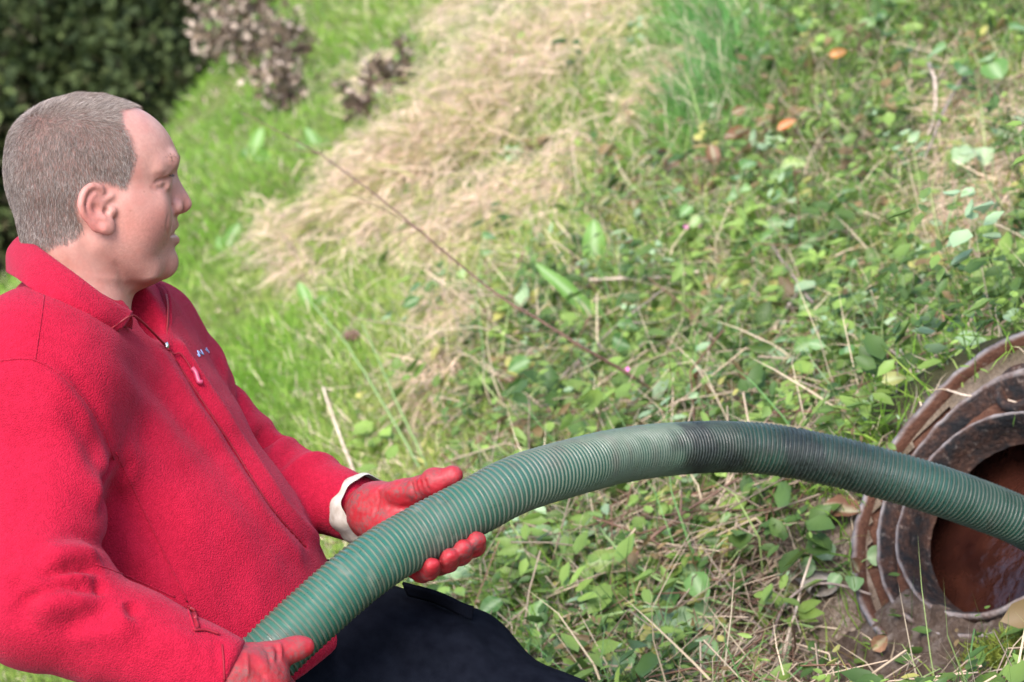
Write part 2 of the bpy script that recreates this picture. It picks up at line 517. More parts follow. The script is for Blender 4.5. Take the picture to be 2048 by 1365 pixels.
# ================================================================== person
def build_person():
    person = empty('person', to_foot())
    tag(person, 'man in red fleece jacket and red gloves holding the green hose with both hands', 'person')
    # ---------------------------------------------------------------- materials
    sk = Mat('skin', 0.5, 0.35)
    c = sk.attr('Col').outputs['Color']
    n1 = sk.noise(260, 3); n2 = sk.noise(45, 3)
    c = sk.mix(sk.ramp(n2, [(0.3, 0.0), (0.75, 0.4)]), c, (0.38, 0.15, 0.115), 'MIX')
    c = sk.mix(sk.ramp(n1, [(0.35, 0.25), (0.65, 0.0)]), c, (0.27, 0.13, 0.10))
    sk.col(c); sk.bump(sk.noise(900, 3), 0.25, 0.0006)
    sk.set(Subsurface_Weight=0.12, Subsurface_Scale=0.006); sk.b.inputs['Subsurface Radius'].default_value = (1, 0.35, 0.2)
    hair_m = Mat('hair_strands', 0.42, 0.5)
    hair_m.col(hair_m.attr('Col').outputs['Color'])
    fl = Mat('red_fleece', 0.95, 0.12)
    v = fl.voro(480); nn = fl.noise(150, 3); nb = fl.noise(18, 3)
    cc = fl.ramp(nn, [(0.25, (0.275, 0.005, 0.020)), (0.75, (0.365, 0.008, 0.030))])
    cc = fl.mix(fl.ramp(v, [(0.1, 0.0), (0.75, 0.5)]), cc, (0.20, 0.003, 0.016))
    cc = fl.mix(fl.ramp(nb, [(0.45, 0.0), (0.8, 0.10)]), cc, (0.42, 0.016, 0.055))
    fl.col(cc)
    h = fl.math('ADD', fl.math('MULTIPLY', v, -1.2), fl.math('MULTIPLY', fl.noise(700, 2), 0.6))
    fl.bump(h, 0.6, 0.0014)
    fl.set(Sheen_Weight=0.10, Sheen_Roughness=0.45); fl.b.inputs['Sheen Tint'].default_value = (1.0, 0.45, 0.6, 1)
    ta = Mat('red_tape', 0.7, 0.3); ta.col((0.20, 0.003, 0.013)); ta.bump(ta.noise(1500, 2), 0.4, 0.0006)
    zt = Mat('zip_teeth', 0.35, 0.5); zt.col((0.26, 0.012, 0.02))
    me = Mat('zip_metal', 0.25, 0.5); me.col((0.6, 0.6, 0.62)); me.set(Metallic=1.0)
    pk = Mat('pink_plastic', 0.4, 0.5); pk.col((0.36, 0.04, 0.09))
    nv = Mat('navy_cloth', 1.0, 0.02); nv.col(nv.ramp(nv.noise(60, 4), [(0.3, (0.003, 0.0035, 0.006)), (0.75, (0.006, 0.007, 0.011))]))
    nv.bump(nv.noise(900, 2), 0.3, 0.0006)
    gl = Mat('red_rubber', 0.5, 0.32)
    gn = gl.noise(70, 5, 0.6); gd = gl.noise(220, 4, 0.6)
    gc = gl.ramp(gn, [(0.25, (0.24, 0.010, 0.016)), (0.6, (0.32, 0.017, 0.024)), (0.8, (0.36, 0.05, 0.055))])
    gmask = gl.math('MULTIPLY', gl.ramp(gl.noise(38, 5, 0.65), [(0.40, 0.0), (0.60, 0.9)]), gl.ramp(gd, [(0.38, 0.1), (0.62, 1.0)]))
    gc = gl.mix(gmask, gc, (0.135, 0.055, 0.052)); gl.col(gc)
    gl.set(Roughness=gl.ramp(gmask, [(0.0, 0.46), (0.6, 0.75)])); gl.bump(gl.noise(420, 4), 0.35, 0.0012)
    kn = Mat('knit_liner', 0.95, 0.1); kn.col(kn.ramp(kn.noise(90, 4), [(0.3, (0.33, 0.29, 0.24)), (0.7, (0.45, 0.41, 0.36))]))
    kn.bump(kn.noise(800, 2), 0.6, 0.001)
    em = Mat('embroidery', 0.6, 0.3); em.col((0.26, 0.33, 0.55))
    bo = Mat('boot_rubber', 0.5, 0.4); bo.col((0.015, 0.016, 0.015)); bo.bump(bo.noise(60), 0.3, 0.004)

    # ---------------------------------------------------------------- head and neck: one skin
    YAW = R(12)
    ho = V(178, 428, 2.70)
    L0 = -nrm(ho); F0 = nrm(np.array([1.0, 0, 0]) - L0 * L0[0]); U0 = np.cross(F0, -L0)
    if U0[1] < 0: U0 = -U0
    hx = math.cos(YAW) * F0 - math.sin(YAW) * L0
    hy = math.cos(YAW) * L0 + math.sin(YAW) * F0
    hz = U0
    HM = np.stack([hx, hy, hz])
    def hv(P): return ho + np.asarray(P) @ HM
    f = Field((-0.115, -0.105, -0.215), (0.137, 0.105, 0.150), 0.0017)
    fz = np.array([(-.22,.03),(-.098,.036),(-.090,.048),(-.0855,.066),(-.0815,.082),(-.0759,.0935),(-.068,.0990),(-.057,.1020),(-.045,.1010),(-.03,.1015),(-.015,.1015),
                   (.0,.1005),(.015,.098),(.03,.0975),(.045,.100),(.055,.103),(.064,.1045),(.075,.1035),(.09,.0975),(.104,.088),(.1185,.072),(.127,.056),(.133,.036),(.1375,.006),(.14,.0)])
    bz = np.array([(-.22,0.03),(-.095,.035),(-.085,.020),(-.07,-.005),(-.055,-.030),(-.045,-.055),(-.033,-.072),(-.018,-.077),(-.004,-.083),(.013,-.0905),(.032,-.0955),(.052,-.0970),
                   (.0725,-.0955),(.090,-.0915),(.104,-.083),(.116,-.069),(.126,-.054),(.133,-.036),(.1375,-.006),(.14,0)])
    wz = np.array([(-.22,.001),(-.09,.012),(-.082,.026),(-.075,.038),(-.06,.0485),(-.04,.0555),(-.02,.0610),(0,.0680),(.02,.0735),(.05,.0765),(.07,.0755),(.09,.071),
                   (.104,.0645),(.118,.053),(.127,.0415),(.133,.0285),(.1375,.010),(.14,.002)])
    zz = f.Z[0, 0, :]
    xf = np.interp(zz, fz[:, 0], fz[:, 1]); xb = np.interp(zz, bz[:, 0], bz[:, 1]); ww = np.interp(zz, wz[:, 0], wz[:, 1])
    ker = np.exp(-0.5 * (np.arange(-9, 10) / 3.2) ** 2); ker /= ker.sum()
    def soft(a): return np.convolve(np.pad(a, 9, mode='edge'), ker, 'valid')
    xf, xb, ww = soft(xf), soft(xb), soft(ww)
    xc = (xf + xb) / 2; hl = np.maximum((xf - xb) / 2, 1e-3)
    u = (f.X - xc) / hl
    # cheeks and jaw narrow towards the front, temples a little
    low = np.clip((0.03 - zz) / 0.09, 0, 1)
    w = ww * (1 - (0.13 + 0.27 * low) * np.clip(u, 0, 1.2) ** 2)
    p = 2.5 - 0.3 * low
    G = np.abs(u) ** p + (np.abs(f.Y) / np.maximum(w, 1e-3)) ** 2.15
    G = np.maximum(G, 1e-4) ** 0.45 - 1
    gx, gy, gz = np.gradient(G, f.h)
    F = G / np.clip(np.sqrt(gx ** 2 + gy ** 2 + gz ** 2), 2.0, 60)
    F = np.clip(F, -0.05, 0.08)
    F = np.where(f.Z > 0.1365, np.maximum(F, f.Z - 0.1365), F)
    del G, gx, gy, gz, u, w
    ya = np.abs(f.Y)
    class Half: pass
    g = Field.__new__(Field); g.X, g.Y, g.Z, g.h, g.lo = f.X, ya, f.Z, f.h, f.lo     # mirrored: features on both sides at once
    # neck
    F = smin(F, f.eseg((-0.022, 0, -0.015), (-0.014, 0, -0.13), (0.052, 0.054), (0.055, 0.060), (1, 0, 0), (0, 1, 0)), 0.022)
    F = smin(F, f.eseg((-0.014, 0, -0.125), (-0.012, 0, -0.20), (0.058, 0.066), (0.080, 0.100), (1, 0, 0), (0, 1, 0)), 0.02)
    F = smin(F, g.seg((0.060, 0.0, -0.074), (0.028, 0.0, -0.094), 0.010, 0.012), 0.025)
    # throat muscle running from behind the ear to the collar bone
    F = smin(F, g.seg((-0.030, 0.052, -0.035), (0.025, 0.022, -0.150), 0.010, 0.010), 0.014)
    # jaw angle, cheek
    F = smin(F, g.seg((0.005, 0.054, -0.030), (0.060, 0.034, -0.066), 0.010, 0.010), 0.022)
    F = smin(F, g.seg((0.030, 0.060, 0.012), (0.066, 0.046, 0.010), 0.010, 0.012), 0.022)
    F = smin(F, g.ball((0.066, 0.036, -0.010), 0.017), 0.026)
    F = smin(F, g.ball((0.040, 0.046, -0.012), 0.022), 0.026)
    F = smin(F, g.ball((0.046, 0.038, -0.034), 0.015), 0.028)
    F = smin(F, g.ball((0.091, 0.0, -0.058), 0.0135), 0.014)
    # brow ridge
    F = smin(F, g.seg((0.0965, 0.006, 0.0615), (0.0880, 0.034, 0.0600), 0.0075, 0.0075), 0.014)
    F = smin(F, g.seg((0.0880, 0.034, 0.0600), (0.0690, 0.050, 0.0540), 0.0075, 0.0070), 0.016)
    # eye socket, lids
    F = smax(F, -g.ball((0.1060, 0.029, 0.0435), 0.0155), 0.011)
    F = smin(F, g.ball((0.0790, 0.031, 0.0415), 0.0138), 0.003)
    F = smin(F, g.seg((0.0865, 0.016, 0.0510), (0.0790, 0.047, 0.0475), 0.0045, 0.0045), 0.006)
    F = smax(F, -g.seg((0.0955, 0.014, 0.0470), (0.0850, 0.048, 0.0445), 0.0012, 0.0009), 0.0014)
    F = smin(F, g.seg((0.0900, 0.018, 0.0330), (0.0830, 0.043, 0.0325), 0.0035, 0.0035), 0.006)
    # nose
    F = smin(F, f.seg((0.0950, 0, 0.0510), (0.1095, 0, 0.0205), 0.0075, 0.0085), 0.008)
    F = smin(F, f.seg((0.1060, 0, 0.0205), (0.1142, 0, 0.0120), 0.0092, 0.0095), 0.006)
    F = smin(F, g.seg((0.0960, 0.009, 0.034), (0.1010, 0.0100, 0.014), 0.0070, 0.0085), 0.009)
    F = smin(F, g.ball((0.1005, 0.0145, 0.0078), 0.0088), 0.003)
    F = smin(F, f.seg((0.1120, 0, 0.0055), (0.1020, 0, 0.0020), 0.0048, 0.0050), 0.004)
    F = smax(F, -g.ball((0.1075, 0.0066, 0.0000), 0.0034), 0.002)
    # crease beside the nose wing and mouth
    F = smax(F, -g.seg((0.0945, 0.0225, 0.0085), (0.0905, 0.0300, -0.0180), 0.0015, 0.0010), 0.0060)
    F = smin(F, g.seg((0.0985, 0.000, -0.0050), (0.0930, 0.0160, -0.0120), 0.0065, 0.0050), 0.006)
    F = smin(F, g.seg((0.1010, 0.000, -0.0130), (0.0905, 0.0200, -0.0220), 0.0068, 0.0028), 0.004)
    F = smin(F, g.seg((0.1015, 0.000, -0.0318), (0.0890, 0.0200, -0.0290), 0.0072, 0.0030), 0.004)
    F = smax(F, -g.seg((0.1090, 0.0000, -0.0218), (0.0890, 0.0250, -0.0262), 0.0042, 0.0012), 0.0016)
    F = smax(F, -g.seg((0.1110, 0.0000, -0.0420), (0.0980, 0.0220, -0.0400), 0.0040, 0.0020), 0.006)
    # ----- ear
    def E(cx, cy, y):
        ix = (120 + cx / 5.46 - 178) / 1700.0; z = (428 - (330 + cy / 5.46)) / 1700.0
        return np.array([(ix - y * math.sin(YAW)) / math.cos(YAW), y, z])
    def chain(pts, r, field=g):
        d = None
        pts = spline(pts, 3 * len(pts)); rr = np.interp(np.linspace(0, 1, len(pts)), np.linspace(0, 1, len(r)), r)
        for a, b, ra, rb in zip(pts[:-1], pts[1:], rr[:-1], rr[1:]):
            q = field.seg(a, b, ra, rb)
            d = q if d is None else np.minimum(d, q)
        return d
    box = (g.Y > 0.055) & (np.abs(g.X + 0.012) < 0.05) & (np.abs(g.Z) < 0.06)
    ii = [np.nonzero(box.any(axis=tuple(k for k in range(3) if k != a)))[0] for a in range(3)]
    for sgn in (0, 1):
        ys = np.nonzero((f.Y[0, :, 0] > 0.05) if sgn else (f.Y[0, :, 0] < -0.05))[0]
        sl = (slice(ii[0][0], ii[0][-1] + 1), slice(ys[0], ys[-1] + 1), slice(ii[2][0], ii[2][-1] + 1))
        e = Field.__new__(Field); e.h = f.h; e.X = f.X[sl]; e.Y = ya[sl]; e.Z = f.Z[sl]
        c0 = E(400, 480, 0.079)
        rear = nrm(np.array([-1, 0.42, 0.0])); up = nrm(np.array([-0.30, 0.10, 1.0])); up = nrm(up - rear * (up @ rear)); out = np.cross(rear, up)
        if out[1] < 0: out = -out
        D = F[sl]
        plate = e.ell(c0, (0.0165, 0.0285, 0.0040), (rear, up, out))
        ear = smin(plate, chain([E(455,300,.0775),E(430,262,.079),E(350,243,.082),E(268,310,.086),E(235,420,.088),E(250,520,.087),E(300,600,.084),E(375,660,.081),E(450,700,.079)],
                                (.0034,.0042,.0045,.0046,.0044,.0040,.0036,.0036,.004), e), 0.0025)
        ear = smin(ear, e.ell(E(520, 668, 0.0770), (0.0085, 0.0100, 0.0042), (rear, up, out)), 0.008)
        ear = smax(ear, -e.ball(E(425, 500, 0.0925), 0.0122), 0.002)
        ear = smax(ear, -e.ball(E(385, 335, 0.0925), 0.0085), 0.002)
        ear = smin(ear, chain([E(375,330,.0820),E(318,400,.0840),E(320,490,.0835),E(375,565,.0810),E(470,585,.0800)], (.0022,.0028,.0030,.0030,.0030), e), 0.0025)
        ear = smin(ear, chain([E(545,345,.0735),E(470,400,.0760),E(425,430,.0765)], (.0035,.0026,.0020), e), 0.004)
        D = smin(D, ear, 0.006)
        D = smin(D, e.ball(E(556, 505, 0.0735), 0.0050), 0.006)
        D = smax(D, -e.ball(E(497, 505, 0.0790), 0.0042), 0.0015)
        F[sl] = D
    P, Q = f.mesh(F)
    del F
    P = relax(P, Q, 2, 0.4)
    # skin colours (pigment: ruddy nose, ears, cheeks, lips, shaved beard)
    A = P.copy(); A[:, 1] = np.abs(A[:, 1])
    col = np.tile(np.array([0.44, 0.225, 0.180]), (len(P), 1))
    def dab(c, r, rgb, k):
        m = k * np.exp(-(((A - np.array(c)) / np.array(r)) ** 2).sum(1))[:, None]
        col[:] = col * (1 - m) + np.array(rgb) * m
    dab((.10, 0, .012), (.022, .02, .02), (.43, .135, .115), .9)
    dab((.055, .055, -.01), (.035, .03, .03), (.43, .155, .125), .75)
    dab((.04, .05, -.055), (.05, .05, .022), (.32, .165, .13), .55)
    dab((.095, 0, -.045), (.03, .04, .022), (.33, .175, .14), .5)
    dab((-.018, .085, .0), (.024, .014, .034), (.46, .15, .125), .9)
    dab((-.012, .083, -.024), (.012, .014, .012), (.44, .125, .11), .7)
    dab((-.02, .05, -.10), (.06, .06, .05), (.43, .20, .155), .4)
    dab((.10, .028, .045), (.02, .02, .006), (.30, .165, .135), .5)
    dab((.106, 0, -.0125), (.010, .022, .0055), (.34, .13, .115), .6)
    dab((.106, 0, -.031), (.010, .022, .0060), (.36, .14, .12), .7)
    pxs = to_px(hv(P)); near_side = (P[:, 1] > 0)
    def pen(line, w, rgb, k):
        d, _ = seg_dist(np.column_stack([pxs, np.zeros(len(P))]), np.array([(x, y, 0) for x, y in line], float))
        m = (k * np.exp(-(d / w) ** 2) * near_side * (P[:, 0] > 0.02))[:, None]
        col[:] = col * (1 - m) + np.array(rgb) * m
    pen([(311, 366), (320, 362), (330, 359), (341, 354)], 2.0, (0.10, 0.050, 0.042), 0.75)      # lashes, lid edge
    pen([(305, 372), (318, 379), (332, 380)], 5.0, (0.33, 0.145, 0.125), 0.5)                    # under the eye
    pen([(312, 342), (328, 334), (343, 333)], 4.5, (0.30, 0.17, 0.125), 0.55)                    # thin brow
    pen([(335, 425), (331, 455), (333, 480)], 3.0, (0.33, 0.14, 0.12), 0.45)
    st_ = np.clip((0.02 - A[:, 2]) / 0.03, 0, 1) * np.clip((A[:, 0] - 0.0) / 0.02, 0, 1) * np.clip((A[:, 2] + 0.10) / 0.02, 0, 1)
    spk = np.clip(np.random.default_rng(5).normal(size=len(P)), -1, 1) * 0.5 + 0.3
    col[:] = col * (1 - (0.20 * st_ * spk)[:, None])                                             # shaved stubble
    blot = np.clip(vnoise(P, 70) + 0.5 * vnoise(P, 160, 3), 0, 1)[:, None]
    col[:] = col * (1 - 0.5 * blot) + np.array([0.40, 0.145, 0.115]) * 0.5 * blot
    for mx_, my_ in ((288, 384), (260, 422), (323, 455), (295, 491), (327, 489), (318, 518)):
        pen([(mx_, my_), (mx_ + 0.8, my_ + 0.5)], 1.6, (0.20, 0.08, 0.06), 0.7)
    # scalp: which vertices carry hair (outline read in the head's own side view)
    side = np.stack([442 + 4218 * (A[:, 0] * math.cos(YAW) + A[:, 1] * math.sin(YAW)), 690 - 4218 * A[:, 2]], -1)
    hl_poly = np.array([(-200,-200),(790,-200),(765,165),(700,158),(640,165),(598,200),(612,245),(632,300),(655,350),(690,398),(668,425),(650,470),(640,520),(622,565),(600,585),(585,560),
                        (545,548),(500,540),(430,548),(392,600),(388,660),(405,720),(425,770),(400,800),(330,842),(250,862),(150,880),(60,900),(-200,900)], dtype=float)
    def inpoly(p, poly):
        x, y = p[:, 0], p[:, 1]; r = np.zeros(len(p), bool)
        for (x1, y1), (x2, y2) in zip(poly, np.roll(poly, -1, 0)):
            c = ((y1 > y) != (y2 > y)) & (x < (x2 - x1) * (y - y1) / (y2 - y1 + 1e-9) + x1)
            r ^= c
        return r
    side = side + 20 * np.stack([vnoise(A, 220), vnoise(A, 220, 9)], -1)
    scalp = inpoly(side, hl_poly) & (A[:, 2] > -0.058)
    scalp |= (A[:, 2] > 0.1235) & (A[:, 0] < 0.070)
    earzone = (A[:, 1] > 0.0795) & (A[:, 2] < 0.034) & (A[:, 0] < 0.02) & (A[:, 0] > -0.055)
    scalp &= ~earzone
    sm = scalp.astype(float)
    sm = relax(np.stack([sm, sm, sm], 1), Q, 34, 0.5)[:, 0]
    smt = relax(np.stack([sm, sm, sm], 1), Q, 22, 0.5)[:, 0]; smt = np.clip((smt - 0.20) / 0.8, 0, 1) ** 1.4
    col = col * (1 - 0.80 * smt[:, None]) + np.array([0.135, 0.092, 0.074]) * 0.80 * smt[:, None]
    PV_ = strokes(hv(P), Q, [([(305,368),(317,361),(330,357),(341,353)], .0020, -.0016), ([(312,374),(322,377),(334,372)], .0022, -.0012), ([(316,367),(328,365),(338,362)], .003, .0010),
                             ([(300,372),(308,380),(320,386)], .0022, -.0007), ([(338,425),(334,450),(335,475)], .0024, -.0012), ([(300,345),(320,342),(338,338)], .004, .0008),
                             ([(120,545),(165,575),(200,600)], .004, -.0012), ([(225,520),(240,545),(245,580)], .005, -.0012)])
    P = (PV_ - ho) @ HM.T
    body = mesh_np('body', hv(P), Q, sk.m, person, color=col)
    # moles
    N = vnormals(P, Q)
    # ----- hair
    rng = np.random.default_rng(3)
    qc = P[Q].mean(1); qs = sm[Q].mean(1)
    area = 0.5 * np.linalg.norm(np.cross(P[Q[:, 2]] - P[Q[:, 0]], P[Q[:, 3]] - P[Q[:, 1]]), axis=1)
    vis = qc[:, 1] > -0.055                                   # all round
    wgt = area * np.clip((qs - 0.16) / 0.75, 0, 1) ** 2.2
    front = np.clip((qc[:, 0] - 0.030) / 0.04, 0, 1) * np.clip((qc[:, 2] - 0.085) / 0.02, 0, 1)
    wgt = wgt * (1 - 0.72 * front)
    pick = rng.choice(len(Q), 110000, p=wgt / wgt.sum())
    b = rng.random((len(pick), 2))
    q = P[Q[pick]]
    root = (q[:, 0] * ((1 - b[:, :1]) * (1 - b[:, 1:])) + q[:, 1] * (b[:, :1] * (1 - b[:, 1:])) + q[:, 2] * (b[:, :1] * b[:, 1:]) + q[:, 3] * ((1 - b[:, :1]) * b[:, 1:]))
    nr = nrm(N[Q[pick]].mean(1))
    topness = np.clip((root[:, 2] - 0.085) / 0.04, 0, 1)[:, None]
    flow = np.array([0.9, 0, -0.05]) * topness + np.array([0.10, 0, -1.0]) * (1 - topness)
    whorl = np.clip((-root[:, 0] - 0.04) / 0.05, 0, 1)[:, None] * topness
    flow = flow * (1 - whorl) + np.array([-0.4, 0, -0.9]) * whorl
    flow = flow + 0.30 * np.stack([vnoise(root, 60), vnoise(root, 60, 5), vnoise(root, 60, 11)], -1) + 0.20 * rng.normal(size=root.shape)
    flow = nrm(flow - nr * (flow * nr).sum(1, keepdims=True))
    up_amt = 0.36 + 0.22 * topness + 0.14 * rng.random((len(root), 1))
    thin = np.clip((qs[pick] - 0.2) / 0.7, 0, 1)[:, None]
    ln = (0.0065 + 0.0035 * topness) * (0.65 + 0.6 * rng.random((len(root), 1))) * (0.35 + 0.65 * thin) * (1 - 0.40 * front[pick][:, None])
    d1 = nrm(nr * up_amt + flow * (1 - 0.3 * up_amt))
    d2 = nrm(nr * up_amt * 0.5 + flow)
    p0, p1 = root - nr * 0.0006, root + d1 * ln * 0.5
    p2 = p1 + d2 * ln * 0.5
    vw = nrm(np.cross(d1, rng.normal(size=root.shape)))
    wd = 0.000105 * (0.8 + 0.5 * rng.random((len(root), 1)))
    HV = np.stack([p0 - vw * wd, p0 + vw * wd, p1 + vw * wd * 0.8, p1 - vw * wd * 0.8, p2], 1).reshape(-1, 3)
    i = np.arange(len(root))[:, None] * 5
    tint = rng.random((len(root), 1))
    grey = (tint < 0.40 + 0.25 * topness * 0 + 0.25 * vnoise(root, 35)[:, None]).astype(float)
    hc = np.array([0.098, 0.068, 0.052]) * (0.6 + 0.9 * rng.random((len(root), 1)))
    hc = hc * (1 - grey) + np.array([0.27, 0.225, 0.195]) * (0.7 + 0.6 * rng.random((len(root), 1))) * grey
    hc = hc + topness * np.array([0.07, 0.052, 0.042])
    HC = np.repeat(hc, 5, axis=0)
    mesh_np('hair', hv(HV), [i + np.array([[0, 1, 2, 3]]), i + np.array([[3, 2, 4]])], hair_m.m, person, color=HC, smooth=False)
    # ----- brows, lashes, fuzz
    tree = BVHTree.FromPolygons([Vector(p) for p in P.tolist()], Q.tolist())
    def snap(p): return np.array(tree.find_nearest(Vector(p))[0])
    for name, path, n, ln, sp, c in (('eyebrow', [(.104,.010,.063),(.098,.030,.066),(.080,.050,.060)], 260, .0060, .0032, (.22,.15,.11)),
                                     ('eyelashes', [(.0935,.018,.0455),(.0925,.030,.0462),(.0850,.044,.0450)], 110, .0050, .0003, (.05,.035,.03))):
        for s in (1, -1):
            pp = spline(np.array(path), 60)
            pp[:, 1] *= s
            k = rng.integers(0, 60, n)
            r0 = np.array([snap(x) for x in (pp[k] + rng.normal(size=(n, 3)) * sp)])
            tdir = nrm(pp[np.minimum(k + 1, 59)] - pp[np.maximum(k - 1, 0)])
            if name == 'eyebrow': dr = nrm(tdir * 0.9 + np.array([0.35, 0, 0.35]) + 0.3 * rng.normal(size=(n, 3)))
            else: dr = nrm(np.array([0.9, 0.25 * s, -0.45]) + 0.15 * rng.normal(size=(n, 3)))
            sd = nrm(np.cross(dr, rng.normal(size=(n, 3)))) * 0.00018
            vv = np.stack([r0 - sd, r0 + sd, r0 + dr * ln * (0.6 + 0.5 * rng.random((n, 1)))], 1).reshape(-1, 3)
            mesh_np(name, hv(vv), np.arange(3 * n).reshape(-1, 3), hair_m.m, person, color=np.tile(np.array(c), (3 * n, 1)), smooth=False)

    # ---------------------------------------------------------------- fleece jacket
    UA = nrm(np.array([-0.517, 0.856, 0.0]))
    FA = nrm(np.array([0.794, 0.479, -0.375])); LA = np.cross(FA, UA)
    if LA[2] < 0: LA = -LA                                     # away from the camera
    Cc, Bc, Hc = V(232, 880, 2.76), V(366, 1112, 2.76), V(516, 1362, 2.76)
    Nc = V(172, 690, 2.76)
    sR, eR, wR = V(82, 752, 2.585), V(78, 1205, 2.455), V(452, 1358, 2.445)
    sL, eL, wL = V(292, 668, 2.91), V(488, 932, 2.97), V(722, 1023, 2.86)
    f = Field(V(-290, 1500, 2.78) - np.array([0, 0, .6]), np.array([V(790, 700, 2.9)[0], V(0, 440, 2.75)[1], 3.20]), 0.0052)
    T = f.eseg(Nc, Cc, (0.085, 0.135), (0.122, 0.185), FA, LA)
    T = smin(T, f.eseg(Cc, Bc, (0.122, 0.185), (0.132, 0.180), FA, LA), 0.03)
    T = smin(T, f.eseg(Bc, Hc, (0.132, 0.180), (0.130, 0.180), FA, LA), 0.03)
    T = smin(T, f.seg(sR, sL, 0.070, 0.066), 0.06)
    T = smin(T, f.seg(V(165, 610, 2.73), V(160, 690, 2.76), 0.060, 0.085), 0.05)
    # hem: cut square to the body
    cut = Hc + FA * 0.0 - UA * 0.000
    T = smax(T, -((f.X - cut[0]) * UA[0] + (f.Y - cut[1]) * UA[1] + (f.Z - cut[2]) * UA[2]) - 0.012, 0.006)
    aR = smin(f.seg(sR, eR, 0.077, 0.068), f.seg(eR, wR, 0.068, 0.0475), 0.03)
    aL = smin(f.seg(sL, eL, 0.062, 0.056), f.seg(eL, wL, 0.055, 0.041), 0.02)
    dw = (f.X - wR[0]) * nrm(wR - eR)[0] + (f.Y - wR[1]) * nrm(wR - eR)[1] + (f.Z - wR[2]) * nrm(wR - eR)[2]
    aR = smax(aR, dw - 0.006, 0.006)
    dw = (f.X - wL[0]) * nrm(wL - eL)[0] + (f.Y - wL[1]) * nrm(wL - eL)[1] + (f.Z - wL[2]) * nrm(wL - eL)[2]
    aL = smax(aL, dw - 0.004, 0.006)
    tR = np.clip((sR[1] - f.Y) / 0.20, 0, 1)                   # soft join at the shoulder, crease lower down
    J = smin(T, aR, 0.085 * (1 - tR) + 0.012)
    J = smin(J, aL, 0.022)
    # the open neck
    J = smax(J, -f.seg(V(200, 560, 2.72), V(282, 640, 2.72), 0.050, 0.030), 0.01)
    P, Q = f.mesh(J)
    del T, aR, aL, J, dw
    P = relax(P, Q, 2, 0.5)
    base = nrm(P)
    w = 0.010
    items = [  # near sleeve: elbow creases
        ([(70,1165),(120,1146),(177,1138),(205,1152)], .0065, -0.0135), ([(75,1130),(130,1112),(200,1118)], .016, 0.0135), ([(30,1212),(80,1186),(130,1172),(205,1186)], .0065, -0.0125),
        ([(60,1190),(120,1160),(190,1165)], .010, 0.0094), ([(60,1235),(120,1205),(200,1205)], .014, 0.0104), ([(186,1160),(200,1174),(196,1190)], .006, -0.0104), ([(100,1085),(160,1075),(215,1092)], .010, -0.0063),
        ([(253,1205),(262,1222),(258,1240)], .007, -0.0094), ([(225,1210),(240,1232),(235,1258)], .012, 0.0073), ([(118,1262),(180,1238),(250,1230)], .012, -0.0063), ([(130,1285),(210,1262),(290,1268)], .014, 0.0063),
        ([(300,1300),(350,1280),(400,1290)], .014, 0.0042), ([(20,1150),(45,1200),(30,1260)], .012, -0.0063), ([(0,1100),(60,1110),(110,1105)], .014, -0.0042),
        # near sleeve: long drag lines
        ([(60,760),(120,830),(165,930),(185,1040)], .020, .006), ([(110,790),(170,880),(215,1000)], .016, -.006), ([(20,830),(50,950),(60,1080)], .022, -.005),
        # armhole
        ([(75,720),(130,745),(180,800),(215,870),(232,935)], .010, -.006), ([(60,735),(110,758),(155,810),(190,880)], .012, .005),
        ([(232,912),(212,960),(196,1030)], .0065, -.013), ([(215,905),(196,955),(182,1020)], .014, .008), ([(245,890),(262,930),(240,990)], .014, .006),
        # chest drape towards the belly
        ([(190,690),(300,830),(420,990),(560,1150)], .024, .005), ([(230,700),(330,800),(440,940)], .018, -.005), ([(250,870),(330,980),(440,1110)], .030, .005),
        ([(210,950),(300,1080),(380,1180)], .014, -.004), ([(300,1000),(420,1140),(500,1230)], .025, -.004),
        # front placket: ridge each side of the zip
        ([(345,700),(398,790),(470,900),(540,1010),(610,1090)], .0045, -.006, False),
        ([(362,700),(420,792),(490,895),(560,1000),(625,1075)], .014, .009, False), ([(325,715),(378,800),(450,910),(520,1020),(592,1105)], .014, .005, False),
        # sleeve cuffs, hem
        ([(432,1295),(436,1330),(440,1362)], .004, -.003, False),
        ([(700,965),(690,1010),(668,1062)], .0035, -.002, False),
    ]
    P = strokes(P, Q, items)
    def bunch(P, a, b, r, folds, skip=None):
        ax = nrm(b - a); L = np.linalg.norm(b - a)
        rel = P - a; t = rel @ ax; rad = rel - t[:, None] * ax; rr = np.linalg.norm(rad, axis=1)
        e1 = nrm(np.cross(ax, np.array([0, 0, 1.0]))); e2 = np.cross(ax, e1)
        ph = np.arctan2(rad @ e2, rad @ e1)
        near = sst(rr, r * 1.75, r * 1.2) if False else 1 - sst(rr, r * 1.2, r * 1.6)
        D = np.zeros(len(P))
        for t0, w, amp, tilt, p0 in folds:
            D += amp * np.exp(-((t - t0 - tilt * np.cos(ph - p0)) / w) ** 2) * (0.55 + 0.45 * np.cos(ph - p0 * 1.7))
        end = sst(t, -0.04, 0.0) * (1 - sst(t, L - 0.03, L - 0.012))
        if skip is not None: end = end * skip(P)
        return P + nrm(rad) * (D * near * end)[:, None]
    farside = lambda P: sst(P[:, 2], 2.76, 2.80)
    P = bunch(P, sL, eL, 0.060, [(0.09, .016, .009, .03, 1.0), (0.135, .012, -.011, .03, 1.2), (0.165, .013, .014, -.02, .6), (0.195, .009, -.014, .02, 0), (0.220, .013, .017, .02, .3)], farside)
    P = bunch(P, eL, wL, 0.052, [(-0.005, .010, -.014, .02, .5), (0.022, .012, .016, .02, .2), (0.045, .008, -.013, -.02, .8), (0.070, .012, .013, .02, 1.0), (0.095, .008, -.010, .015, 0.2), (0.118, .011, .008, -.01, 1.5)], farside)
